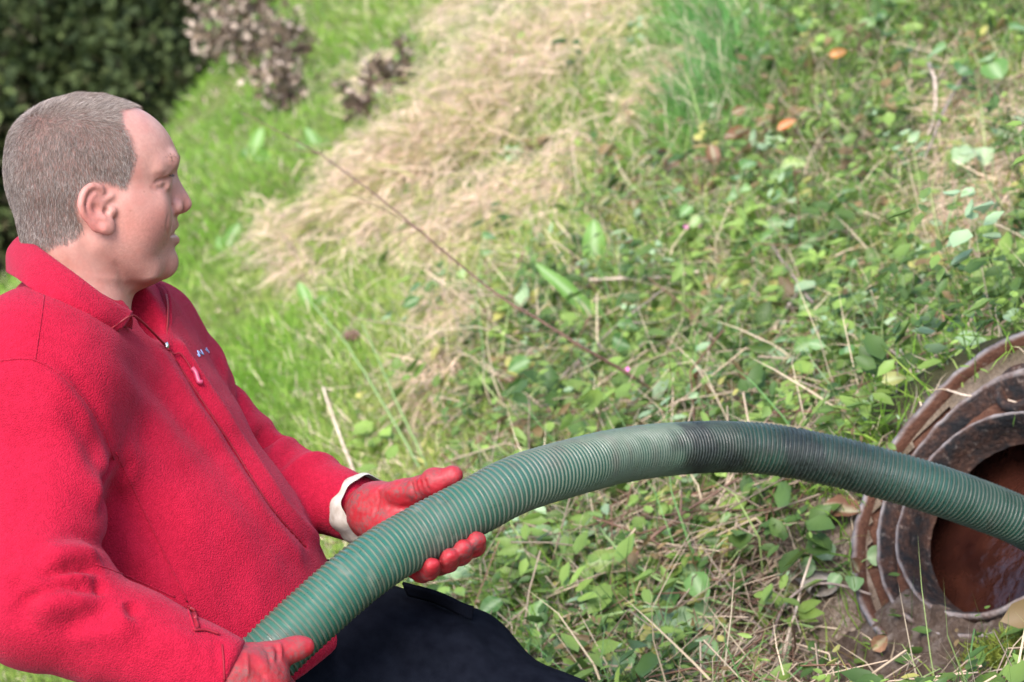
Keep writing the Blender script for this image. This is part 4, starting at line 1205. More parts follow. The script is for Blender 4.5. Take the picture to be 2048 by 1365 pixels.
# ================================================================== vegetation
rg = np.random.default_rng(11)
def veg_mat(name, rough=0.6, trans=0.35):
    m = Mat(name, rough, 0.3)
    c = m.attr('Col').outputs['Color']
    m.col(c)
    t = m.n('ShaderNodeBsdfTranslucent'); m.l(c, t.inputs['Color'])
    mx = m.n('ShaderNodeMixShader'); mx.inputs[0].default_value = trans
    m.l(m.b.outputs[0], mx.inputs[1]); m.l(t.outputs[0], mx.inputs[2]); m.l(mx.outputs[0], m.out.inputs['Surface'])
    return m.m
def blades(name, base, d, ln, wd, col, bend, mat, kind='stuff', label=None, cat=None):
    """base Nx3, start direction d, length, width, colour Nx3, bend Nx3 (added towards the tip)"""
    n = len(base); ln = np.asarray(ln)[:, None]; wd = np.asarray(wd)[:, None]
    side = nrm(np.cross(d, rg.normal(size=(n, 3))))
    p0 = base; p1 = base + d * ln * 0.4 + bend * ln * 0.10; p2 = p1 + nrm(d + 0.7 * bend) * ln * 0.35; p3 = p2 + nrm(d + 1.6 * bend) * ln * 0.3
    v = np.stack([p0 - side * wd, p0 + side * wd, p1 - side * wd * 0.9, p1 + side * wd * 0.9, p2 - side * wd * 0.6, p2 + side * wd * 0.6, p3], 1).reshape(-1, 3)
    i = np.arange(n)[:, None] * 7
    o = mesh_np(name, v, [np.vstack([i + np.array([[0, 1, 3, 2]]), i + np.array([[2, 3, 5, 4]])]), i + np.array([[4, 5, 6]])], mat, None, color=np.repeat(col, 7, axis=0))
    return tag(o, label, cat, kind=kind)
def leaf_cloud(name, c, along, nr_, size, asp, col, mat, parent=None, fold=0.25):
    n = len(c); size = np.asarray(size)[:, None]; asp = np.asarray(asp)[:, None] if np.ndim(asp) else asp
    along = nrm(along); nr_ = nrm(nr_ - along * (nr_ * along).sum(1, keepdims=True)); sd = np.cross(along, nr_)
    w = size * asp
    b = c; m1 = c + along * size * 0.33 - nr_ * w * fold; m2 = c + along * size * 0.68 - nr_ * w * fold * 0.9; t = c + along * size - nr_ * size * 0.10
    v = np.stack([b, c + along * size * 0.30 + sd * w * 0.46, c + along * size * 0.66 + sd * w * 0.40, t,
                  c + along * size * 0.66 - sd * w * 0.40, c + along * size * 0.30 - sd * w * 0.46, m1, m2], 1).reshape(-1, 3)
    i = np.arange(n)[:, None] * 8
    f3 = np.vstack([i + np.array([[0, 6, 1]]), i + np.array([[0, 5, 6]]), i + np.array([[2, 7, 3]]), i + np.array([[3, 7, 4]])])
    f4 = np.vstack([i + np.array([[1, 6, 7, 2]]), i + np.array([[6, 5, 4, 7]])])
    return mesh_np(name, v, [f3, f4], mat, parent, color=np.repeat(col, 8, axis=0))
def pix_line_w(px, py, line, w):
    P = np.stack([px, py, np.zeros_like(px)], -1)
    L = np.array([(x, y, 0) for x, y in line], float)
    if len(L) == 1: d = np.linalg.norm(P - L[0], axis=1)
    else: d, _ = seg_dist(P, L)
    return np.exp(-(d / w) ** 2)
STRAW = [([(1260,-20),(1150,30),(1040,120),(960,235),(860,330),(750,410)], 72), ([(1060,390),(960,440),(880,490)], 48), ([(950,0),(880,60)], 30), ([(650,420),(610,470)], 18),
         ([(1370,130),(1290,230)], 28), ([(1960,250),(1990,440),(1930,480)], 75), ([(880,610),(920,640)], 32), ([(1160,300),(1090,400)], 28), ([(560,450),(620,560)], 30),
         ([(780,130),(720,190)], 22), ([(900,740),(860,800)], 30)]
def straw_w(px, py):
    w = np.zeros_like(px)
    for l, s in STRAW: w = np.maximum(w, pix_line_w(px, py, l, s))
    return w
def leafy_w(px, py):
    edge = np.interp(py, [-300, 0, 250, 450, 700, 900, 1100, 1500], [1560, 1500, 1320, 1120, 900, 1000, 850, 850])
    w = sst(px - edge, -110, 160)
    lush = pix_line_w(px, py, [(1430,60),(1450,150),(1400,220)], 95)
    return w * (1 - 0.85 * lush)
def hole_dist(P):
    rel = P - HC_; return np.linalg.norm(rel - (rel @ HN)[..., None] * HN, axis=-1)
def scatter(n, box=(-420, -260, 2900, 1560)):
    px = rg.uniform(box[0], box[2], n); py = rg.uniform(box[1], box[3], n)
    inv = PA + PB * px + PC * py
    ok = inv > 0.07
    px, py = px[ok], py[ok]
    P = ground_px(px, py, 3)
    # keep clear of the tank, and of the camera side behind the frame's foot
    k = hole_dist(P) > 0.245
    return px[k], py[k], P[k]
G_DARK, G_MID, G_BRI, G_YEL, STR, TAN = map(np.array, ((0.045,0.095,0.025), (0.110,0.230,0.028), (0.195,0.365,0.034), (0.42,0.45,0.12), (0.74,0.58,0.41), (0.42,0.31,0.20)))
DOWNHILL = nrm(ground_px(np.array([800.0]), np.array([420.0]))[0] - ground_px(np.array([1000.0]), np.array([150.0]))[0])
def build_grass():
    gm = veg_mat('grass_blades', 0.55, 0.35)
    # --- living turf
    px, py, P = scatter(325000)
    lw, sw = leafy_w(px, py), straw_w(px, py)
    soil = soil_mask(P)
    keep = rg.random(len(px)) < (1 - 0.55 * lw) * (1 - 0.65 * sw) * (1 - 0.93 * soil)
    px, py, P, lw, sw = px[keep], py[keep], P[keep], lw[keep], sw[keep]
    n = len(px)
    lush = pix_line_w(px, py, [(1430,60),(1450,150),(1400,220)], 120)
    dep = P[:, 2]
    patch = vnoise(P, 2.2, 1) + 0.6 * vnoise(P, 7, 5)
    ln = (0.034 + 0.030 * rg.random(n)) * (1 + 0.35 * patch) * (1 + 2.0 * lush) * (0.75 + 0.06 * dep) * (1 + 0.9 * lw * rg.random(n))
    wd = (0.0009 + 0.0007 * rg.random(n)) * (0.55 + 0.14 * dep)
    d = nrm(UPV * 0.75 + GN * 0.3 + 0.55 * rg.normal(size=(n, 3)))
    down = -nrm(UPV - GN * (UPV @ GN)) if np.linalg.norm(UPV - GN * (UPV @ GN)) > 1e-3 else -E2
    flow = DOWNHILL
    bend = 0.35 * flow - UPV * 0.25 + 0.55 * rg.normal(size=(n, 3))
    k = np.clip(0.5 + 0.45 * patch + 0.30 * rg.normal(size=n), 0, 1)[:, None]
    col = G_MID * (1 - k) + G_BRI * k
    yel = np.clip(0.30 + 0.75 * vnoise(P, 1.1, 9) + 0.35 * rg.normal(size=n), 0, 1)[:, None] * (1 - lush[:, None]) * (1 - 0.35 * (1 - sst(px, 500, 850)))[:, None]
    col = col * (1 - 0.8 * yel) + G_YEL * 0.8 * yel
    col = col * (1 - lush[:, None] * 0.75) + np.array([0.10, 0.265, 0.075]) * lush[:, None] * 0.75
    left_ = 1 - sst(px, 500, 850)
    dead = (rg.random(n) < (0.15 + 0.3 * sw + 0.10 * yel[:, 0]) * (1 - 0.65 * left_))[:, None]
    col = np.where(dead, STR * (0.7 + 0.5 * rg.random((n, 1))), col) * (0.8 + 0.4 * rg.random((n, 1)))
    blades('grass', P, d, ln, wd, col, bend, gm)
    # --- dry, combed-over straw
    px, py, P = scatter(190000, (200, -240, 2300, 1100))
    sw = straw_w(px, py)
    keep = rg.random(len(px)) < sw ** 0.95
    px, py, P = px[keep], py[keep], P[keep]; n = len(px)
    fl_ = nrm(DOWNHILL + 0.35 * np.stack([vnoise(P, 1.5, 2), vnoise(P, 1.5, 6), vnoise(P, 2, 3)], -1))
    ts = pix_line_w(px, py, [(1000,150),(900,290),(780,380)], 90)
    d = nrm(fl_ + GN * (0.12 + 0.45 * ts[:, None]) + 0.42 * rg.normal(size=(n, 3)))
    P = P + GN * (0.015 + 0.10 * ts * rg.random(n) + 0.03 * rg.random(n))[:, None]
    col = (STR * 0.92 + np.array([0.04, 0.0, 0.0])) * (0.65 + 0.6 * rg.random((n, 1)))
    g2 = (rg.random((n, 1)) < 0.30)
    col = np.where(g2, G_YEL * 0.8, col)
    blades('dry_grass', P, d, 0.08 + 0.12 * rg.random(n), (0.0009 + 0.0008 * rg.random(n)) * (0.5 + 0.13 * P[:, 2]), col, -GN * 0.55 + 0.3 * rg.normal(size=(n, 3)), gm)
def build_ground_cover():
    lm = veg_mat('small_leaves', 0.5, 0.3)
    C_, AL, NR, SZ, AS, CO, ST = [], [], [], [], [], [], []
    # leaves grow in clumps: one kind, one tone and one lean to each
    px, py, P = scatter(13000, (700, -260, 2900, 1560))
    lw = leafy_w(px, py); soil = soil_mask(P)
    keep = rg.random(len(px)) < (0.06 + 0.94 * lw * (0.55 + 0.45 * sst(py, 250, 800))) * (1 - 0.93 * soil) * (1 - 0.75 * straw_w(px, py))
    red = pix_line_w(px, py, [(1330,330),(1480,330),(1620,260)], 130)
    mound = np.clip(vnoise(P, 2.3, 21) * 1.6, 0, 1) * sst(px, 1150, 1400) * (1 - sst(py, 1000, 1150))
    for g, rd, mo in zip(P[keep], red[keep], mound[keep]):
        k = rg.random(); n = rg.integers(3, 11)
        sz = rg.choice([0.014, 0.020, 0.028, 0.040, 0.052], p=[.22, .27, .25, .17, .09])
        tone = np.array([0.045, 0.090, 0.020]) + (np.array([0.215, 0.315, 0.065]) - np.array([0.045, 0.090, 0.020])) * rg.random() ** 1.2
        if rg.random() < 0.07 + 0.45 * rd: tone = np.array([0.17, 0.115, 0.05]) * (0.7 + 0.6 * rg.random())
        elif rg.random() < 0.07: tone = np.array([0.27, 0.37, 0.20])
        elif rg.random() < 0.05: tone = np.array([0.34, 0.32, 0.09])
        hgt = (0.02 + 0.14 * rg.random() ** 1.5) * (1 + 1.5 * mo); lean = 0.5 * rg.normal(size=3); asp = 0.28 + 0.5 * rg.random()
        ax_ = nrm(UPV + lean)
        t = rg.random((n, 1)); out = rg.normal(size=(n, 3)); out = out - ax_ * (out @ ax_)[:, None]; out = nrm(out)
        c = g + ax_ * hgt * (0.25 + 0.75 * t) + out * sz * 0.35
        C_.append(c); AL.append(out + 0.35 * UPV * (rg.random((n, 1)) - 0.4)); NR.append(nrm(UPV + 0.2 * np.array([-0.3, 0.2, -1]) + 0.40 * rg.normal(size=(n, 3))))
        SZ.append(sz * (0.7 + 0.6 * rg.random(n))); AS.append(np.full(n, asp)); CO.append(tone * (0.75 + 0.5 * rg.random((n, 1))))
        ST.append(np.concatenate([g, ax_ * hgt, tone * 0.9]))
    C_, AL, NR, SZ, AS, CO = np.vstack(C_), np.vstack(AL), np.vstack(NR), np.concatenate(SZ), np.concatenate(AS), np.vstack(CO)
    tag(leaf_cloud('ground_cover_leaves', C_, AL, NR, SZ, AS, CO, lm), kind='stuff')
    ST = np.array(ST)
    blades('ground_cover_stems', ST[:, :3], nrm(ST[:, 3:6]), np.linalg.norm(ST[:, 3:6], axis=1) * 1.05, np.full(len(ST), 0.0011), ST[:, 6:], 0.1 * rg.normal(size=(len(ST), 3)), lm)
    # long arching grasses and runners tangled through them
    px, py, P = scatter(27000, (700, -260, 2900, 1560))
    keep = rg.random(len(px)) < (0.05 + 0.7 * leafy_w(px, py)) * (1 - 0.8 * soil_mask(P)) * (hole_dist(P) > 0.40)
    P = P[keep]; n = len(P)
    d = nrm(0.75 * UPV + 0.9 * rg.normal(size=(n, 3))); kk = rg.random((n, 1))
    col = np.where(kk < 0.40, np.array([0.12, 0.24, 0.07]), np.where(kk < 0.60, np.array([0.30, 0.38, 0.13]), np.array([0.56, 0.44, 0.30]))) * (0.6 + 0.7 * rg.random((n, 1)))
    blades('tangled_grass', P, d, 0.09 + 0.17 * rg.random(n) ** 1.6, 0.0010 + 0.0012 * rg.random(n) ** 2, col, -0.55 * UPV + 0.6 * rg.normal(size=(n, 3)), lm)
    # litter: dead stalks lying about
    sm_ = veg_mat('dead_stalks', 0.8, 0.1)
    px, py, P = scatter(19000, (750, -150, 2400, 1560))
    near = np.clip(leafy_w(px, py), 0, 1) * (0.35 + 0.65 * sst(py, 500, 1000)) + 0.5 * soil_mask(P) + pix_line_w(px, py, [(1500,1150),(1650,1250)], 220) * 0.6
    keep = (rg.random(len(px)) < near * 0.55) & (hole_dist(P) > 0.36)
    P = P[keep]; n = len(P)
    d = nrm(rg.normal(size=(n, 3)) * np.array([1, 1, 0.6])); d = nrm(d - GN * (d @ GN)[:, None] * 0.85)
    P = P + UPV * (0.008 + 0.07 * rg.random(n) ** 1.5)[:, None]
    ln = 0.05 + 0.20 * rg.random(n) ** 1.8
    k_ = hole_dist(P + d * ln[:, None]) > 0.30
    P, d, ln = P[k_], d[k_], ln[k_]; n = len(P)
    side = nrm(np.cross(d, rg.normal(size=(n, 3)))); up2 = np.cross(d, side)
    w = (0.0008 + 0.0013 * rg.random(n) ** 2)[:, None]
    kink = 0.12 * rg.normal(size=(n, 3)) * ln[:, None]
    rows = []
    for t, kk in ((0, 0), (0.5, 1), (1, 0)):
        cpt = P + d * (ln * t)[:, None] + kink * kk
        for a in range(3):
            th = a * 2.094; rows.append(cpt + w * (math.cos(th) * side + math.sin(th) * up2))
    v = np.stack(rows, 1).reshape(-1, 3); i = np.arange(n)[:, None] * 9
    f = np.vstack([i + np.array([[b * 3 + a, b * 3 + (a + 1) % 3, b * 3 + 3 + (a + 1) % 3, b * 3 + 3 + a]]) for b in (0, 1) for a in range(3)])
    cc = np.array([0.44, 0.33, 0.23]) * (0.45 + 0.8 * rg.random((n, 1))); br = rg.random((n, 1)) < 0.3
    cc = np.where(br, np.array([0.16, 0.085, 0.055]) * (0.6 + 0.7 * rg.random((n, 1))), cc)
    tag(mesh_np('dead_stalks', v, f, sm_, None, color=np.repeat(cc, 9, axis=0)), kind='stuff')
    # moss cushion, lower right corner
    px, py, P = scatter(26000, (1760, 1180, 2350, 1560))
    w = pix_line_w(px, py, [(1990,1345),(2100,1330)], 85)
    keep = rg.random(len(px)) < w; P = P[keep]; n = len(P)
    if n:
        P = P + UPV * (0.05 * w[keep] + 0.01 * vnoise(P, 30))[:, None]
        d = nrm(UPV + 0.8 * rg.normal(size=(n, 3)))
        col = (np.array([0.12, 0.16, 0.025]) + np.array([0.12, 0.12, 0.02]) * rg.random((n, 1)))
        blades('moss', P, d, 0.014 + 0.014 * rg.random(n), np.full(n, 0.0011), col, 0.5 * rg.normal(size=(n, 3)), gm_moss())
    # loose crumbs of earth round the tank
    cm = Mat('earth_crumbs', 0.95, 0.1); cm.col(cm.ramp(cm.noise(40, 4), [(0.3, (0.11, 0.075, 0.05)), (0.7, (0.30, 0.24, 0.19))]))
    px, py, P = scatter(16000, (1350, 850, 2350, 1560))
    keep = rg.random(len(px)) < soil_mask(P) * 0.5; P = P[keep]; n = len(P)
    s = (0.002 + 0.007 * rg.random(n) ** 3)[:, None]
    oc = np.array([(1,0,0),(-1,0,0),(0,1,0),(0,-1,0),(0,0,1),(0,0,-1)], float)
    v = (P[:, None] + s[:, None] * oc[None] * (0.6 + 0.6 * rg.random((n, 6, 1)))).reshape(-1, 3)
    fc = np.array([(0,2,4),(2,1,4),(1,3,4),(3,0,4),(2,0,5),(1,2,5),(3,1,5),(0,3,5)])
    tag(mesh_np('earth_crumbs', v, (np.arange(n)[:, None, None] * 6 + fc[None]).reshape(-1, 3), cm.m, None, smooth=False), kind='stuff')
def gm_moss(): return veg_mat('moss_tips', 0.7, 0.3)

# ================================================================== the wood behind
def build_trees():
    bark = Mat('bark', 0.9, 0.2); bn = bark.noise(14, 5); bark.col(bark.ramp(bn, [(0.3, (0.03, 0.024, 0.018)), (0.7, (0.10, 0.08, 0.06))])); bark.bump(bn, 0.7, 0.02)
    lm = veg_mat('tree_leaves', 0.85, 0.2)
    spec = [(-260, 150, 16.0, 3.0, 0, 'yellow-green leaved tree at the left edge behind the head'), (60, 60, 17.5, 3.0, 0, 'light leaved tree in the top left corner'), (250, 180, 19.0, 3.4, 1, 'dark tree directly above and behind the head'),
            (430, 60, 21.0, 3.6, 1, 'deep green tree behind the brown bush'), (640, -40, 23.0, 4.0, 1, 'dark tree at the top behind the bank crest'), (-60, 420, 18.0, 3.2, 2, 'brownish low tree behind the nape of the neck'),
            (900, -260, 24.0, 4.2, 1, 'dark tree out beyond the dry grass crest')]
    for px, py, d, r, kind, label in spec:
        c = V(px, py, d); base = drop_to_ground(c - UPV * 1.0)
        H = max((c - base) @ UPV, 1.5)
        t = empty('tree', base); tag(t, label, 'tree', 'trees in the wood behind the bank')
        pth = spline([base, base + UPV * H * 0.5 + 0.15 * rg.normal(size=3), base + UPV * (H + r * 0.5)], 12)
        tube('trunk', pth, np.linspace(0.22, 0.05, 12), bark.m, t, 10)
        tips = []
        for k in range(9):
            a = pth[rg.integers(3, 10)]; e = a + nrm(rg.normal(size=3) + 0.5 * UPV) * r * (0.6 + 0.4 * rg.random())
            pp = spline([a, (a + e) / 2 + 0.15 * rg.normal(size=3), e], 8)
            tube('limb', pp, np.linspace(0.07, 0.015, 8), bark.m, t, 6); tips += list(pp[2:])
        tips = np.array(tips)
        n = 24000
        cl = c + nrm(rg.normal(size=(170, 3))) * (r * rg.random((170, 1)) ** 0.45) * np.array([1.0, 1.0, 1.0])
        cl = np.vstack([cl, tips])
        w = rg.integers(0, len(cl), n)
        p = cl[w] + 0.38 * rg.normal(size=(n, 3)) * (0.6 + 0.6 * rg.random((n, 1)))
        tone = rg.random(len(cl))[w][:, None]
        A, B = ((np.array([0.022, 0.036, 0.012]), np.array([0.085, 0.110, 0.032])), (np.array([0.006, 0.012, 0.005]), np.array([0.020, 0.034, 0.011])), (np.array([0.06, 0.055, 0.03]), np.array([0.15, 0.13, 0.06])))[kind]
        col = (A + (B - A) * np.clip(tone + 0.2 * rg.normal(size=(n, 1)), 0, 1)) * (0.7 + 0.6 * rg.random((n, 1)))
        leaf_cloud('crown', p, rg.normal(size=(n, 3)), UPV + 0.8 * rg.normal(size=(n, 3)), 0.055 + 0.06 * rg.random(n), 0.6, col, lm, t)
def build_bushes():
    lm = veg_mat('withered_leaves', 0.8, 0.15)
    st = Mat('bush_stems', 0.85, 0.2); st.col((0.12, 0.075, 0.06))
    for (px, py, R_, n, name, label, pale) in ((515, 70, 0.22, 1400, 'withered_bush', 'brown withered bush on the crest above the man', 0.5), (590, 125, 0.13, 500, 'withered_bush', 'brown withered bush on the crest, right of the larger one', 0.3),
                                         (565, 205, 0.10, 320, 'bramble_thicket', 'brown bramble thicket trailing down the bank below the withered bush', 0.35),
                                         (800, 165, 0.075, 220, 'dead_clump', 'larger dark clump of dead stalks among the straw', 0.25), (735, 238, 0.045, 120, 'dead_clump', 'smaller dark clump of dead stalks below the larger clump', 0.15)):
        g = ground_px(np.array([px]), np.array([py + (R_ * 230)]))[0]
        c = g + UPV * R_ * 0.75
        t = empty(name, g); tag(t, label, 'bush', 'withered bushes and clumps on the bank')
        ends = []
        for k in range(max(5, int(R_ * 90))):
            e = c + nrm(rg.normal(size=3) + 0.4 * UPV) * R_ * (0.7 + 0.5 * rg.random())
            pp = spline([g + 0.05 * rg.normal(size=3) * R_ * 4, (g + e) / 2 + UPV * 0.08 + 0.05 * rg.normal(size=3), e], 8)
            tube('stem', pp, np.linspace(0.006, 0.0022, 8), st.m, t, 5); ends += list(pp[2:])
        ends = np.array(ends)
        p = ends[rg.integers(0, len(ends), n)] + 0.10 * R_ * 2 * rg.normal(size=(n, 3))
        k = rg.random((n, 1)); col = np.array([0.15, 0.105, 0.068]) * (0.4 + 0.9 * k)
        col = np.where(rg.random((n, 1)) < pale, np.array([0.40, 0.31, 0.24]) * (0.7 + 0.6 * k), col)
        col = np.where(rg.random((n, 1)) < 0.10, np.array([0.12, 0.19, 0.05]), col)
        leaf_cloud('dead_leaves', p, rg.normal(size=(n, 3)), rg.normal(size=(n, 3)), 0.022 + 0.030 * rg.random(n), 0.6, col, lm, t)
# ================================================================== single plants, twigs and litter
def obj_mat(name, stops, rough=0.5, trans=0.3, vein=True):
    """leaf colour varies from leaf to leaf (object random) with blotches and veins"""
    m = Mat(name, rough, 0.35)
    oi = m.n('ShaderNodeObjectInfo')
    c = m.ramp(oi.outputs['Random'], stops)
    n = m.noise(120, 4); c = m.mix(m.ramp(n, [(0.35, 0.0), (0.75, 0.45)]), c, stops[0][1])
    tc = m.attr('Col').outputs['Color']
    c = m.mix(tc, c, m.mix(0.5, c, (0.55, 0.62, 0.40)))
    m.col(c); m.bump(m.noise(300, 3), 0.3, 0.001)
    t = m.n('ShaderNodeBsdfTranslucent'); m.l(c, t.inputs['Color'])
    mx = m.n('ShaderNodeMixShader'); mx.inputs[0].default_value = trans
    m.l(m.b.outputs[0], mx.inputs[1]); m.l(t.outputs[0], mx.inputs[2]); m.l(mx.outputs[0], m.out.inputs['Surface'])
    return m.m
def leaf_mesh(name, mat, asp, teeth=0, n=14, curl=0.18, fold=0.22, shape=0.9, tip=1.0):
    """unit leaf along +X, upper side +Z"""
    t = np.linspace(0, 1, n)
    w = asp * 0.5 * (np.sin(np.pi * t ** shape) ** (0.75 * tip))
    if teeth: w = w * (1 + 0.16 * (np.abs((t * teeth) % 1 - 0.5) * 2 - 0.5))
    z = -curl * t ** 2
    ks = np.array([-1, -0.5, 0, 0.5, 1.0])
    v, c = [], []
    for i in range(n):
        for k in ks:
            v.append((t[i] + (0.05 * asp * abs(k) if teeth else 0), w[i] * k, z[i] + fold * w[i] * abs(k) + 0.02 * math.sin(t[i] * 17 + 3 * k) * abs(k)))
            c.append(0.75 if k == 0 else 0.0)
    m = len(ks)
    i, j = np.meshgrid(np.arange(n - 1), np.arange(m - 1), indexing='ij')
    q = np.stack([i * m + j, (i + 1) * m + j, (i + 1) * m + j + 1, i * m + j + 1], -1).reshape(-1, 4)
    o = mesh_np(name, np.array(v), q, mat, None, view=False, color=np.tile(np.array(c)[:, None], (1, 3)))
    me = o.data; bpy.data.objects.remove(o)
    return me
def put(me, name, base, along, nr_, size, parent, label=None):
    o = bpy.data.objects.new(name, me)
    COL.objects.link(o)
    x = nrm(along); z = nrm(nr_ - x * (nr_ @ x)); y = np.cross(z, x)
    X, Y, Z = (vec_world(a[None])[0] for a in (x, y, z)); B = to_world(base[None])[0]
    # view axes are left-handed in depth: rebuild a right-handed frame in world space
    Yw = np.cross(Z, X)
    mw = Matrix(((X[0] * size, Yw[0] * size, Z[0] * size, B[0]), (X[1] * size, Yw[1] * size, Z[1] * size, B[1]), (X[2] * size, Yw[2] * size, Z[2] * size, B[2]), (0, 0, 0, 1)))
    if parent is not None:
        o.parent = parent
        o.matrix_parent_inverse = parent.matrix_world.inverted()
    o.matrix_world = mw
    if label: o['label'] = label
    return o
def build_plants():
    rr = np.random.default_rng(23)
    green = obj_mat('bramble_leaf', [(0.0, (0.060, 0.140, 0.030)), (0.45, (0.125, 0.245, 0.060)), (0.8, (0.22, 0.34, 0.10)), (1.0, (0.36, 0.40, 0.11))])
    pale = obj_mat('pale_leaf', [(0.0, (0.16, 0.27, 0.10)), (0.5, (0.25, 0.36, 0.17)), (1.0, (0.36, 0.44, 0.24))])
    dockm = obj_mat('dock_leaf', [(0.0, (0.10, 0.22, 0.035)), (1.0, (0.17, 0.31, 0.055))], 0.55, 0.35)
    redm = obj_mat('reddened_leaf', [(0.0, (0.16, 0.045, 0.030)), (0.4, (0.20, 0.11, 0.045)), (0.7, (0.10, 0.16, 0.05)), (1.0, (0.26, 0.20, 0.06))])
    yel = obj_mat('yellow_leaf', [(0.0, (0.25, 0.27, 0.07)), (1.0, (0.38, 0.37, 0.13))])
    brn = obj_mat('brown_leaf', [(0.0, (0.11, 0.045, 0.022)), (1.0, (0.30, 0.16, 0.09))], 0.75, 0.15)
    stem = Mat('green_stem', 0.6, 0.3); stem.col((0.17, 0.24, 0.08))
    red_st = Mat('red_brown_stem', 0.7, 0.3); red_st.col(red_st.ramp(red_st.noise(60, 4), [(0.3, (0.060, 0.030, 0.020)), (0.7, (0.16, 0.090, 0.060))]))
    dry = Mat('dry_stalk', 0.85, 0.2); dry.col(dry.ramp(dry.noise(50, 4), [(0.3, (0.34, 0.25, 0.18)), (0.7, (0.58, 0.47, 0.37))]))
    grey = Mat('grey_twig', 0.85, 0.2); grey.col(grey.ramp(grey.noise(50, 4), [(0.3, (0.14, 0.10, 0.085)), (0.7, (0.32, 0.25, 0.21))]))
    M_ = {'bramble': [leaf_mesh('bramble_leaf', green, 0.72, 9, 20, 0.20, 0.30, 0.80), leaf_mesh('bramble_leaf_b', green, 0.62, 8, 18, 0.35, 0.15, 0.85)],
          'palebramble': [leaf_mesh('pale_toothed_leaf', pale, 0.80, 9, 20, 0.20, 0.25, 0.75)],
          'oval': [leaf_mesh('oval_leaf', pale, 0.62, 0, 12, 0.15, 0.25, 0.95), leaf_mesh('oval_leaf_b', green, 0.66, 0, 12, 0.25, 0.2, 0.9)],
          'round': [leaf_mesh('round_leaf', green, 0.90, 0, 12, 0.15, 0.15, 1.0)],
          'red': [leaf_mesh('reddened_leaf', redm, 0.6, 7, 16, 0.25, 0.25, 0.85)],
          'yellow': [leaf_mesh('yellow_leaf', yel, 0.7, 6, 16, 0.3, 0.25, 0.85)],
          'dock': [leaf_mesh('dock_leaf', dockm, 0.17, 0, 16, 0.22, 0.25, 0.95, 0.8)],
          'broaddock': [leaf_mesh('broad_dock_leaf', dockm, 0.45, 0, 16, 0.2, 0.2, 0.9, 0.8)],
          'brown': [leaf_mesh('brown_leaf', brn, 0.55, 5, 14, 0.55, 0.6, 0.9), leaf_mesh('brown_leaf_b', brn, 0.7, 4, 14, -0.5, 0.7, 0.9)]}
    def pick(k): return M_[k][rr.integers(0, len(M_[k]))]
    def plant(name, cat, label, px, py, kind, n, size, spread, h, group='low plants on the bank', stemmat=stem, up=0.55):
        g = ground_px(np.array([px]), np.array([py]))[0]
        t = empty(name, g); tag(t, label, cat, group)
        a0 = rr.random() * 6.28
        for k in range(n):
            a = a0 + k * 2.4 + 0.5 * rr.normal(); rad = spread * (0.25 + 0.75 * math.sqrt((k + 0.5) / n))
            o = math.cos(a) * E1 + math.sin(a) * E2
            e = g + o * rad + UPV * h * (0.5 + 0.7 * rr.random())
            pp = spline([g + 0.004 * rr.normal(size=3), g + o * rad * 0.35 + UPV * h * 0.55, e], 7)
            tube('stem', pp, np.linspace(0.0017, 0.0009, 7), stemmat.m, t, 5)
            face = nrm(UPV * up + np.array([-0.15, 0.15, -0.55]) + 0.40 * rr.normal(size=3))
            al = nrm(o + 0.3 * UPV * (rr.random() - 0.6) + 0.25 * rr.normal(size=3))
            put(pick(kind), 'leaf', e, al, face, size * (0.7 + 0.55 * rr.random()), t)
        return t
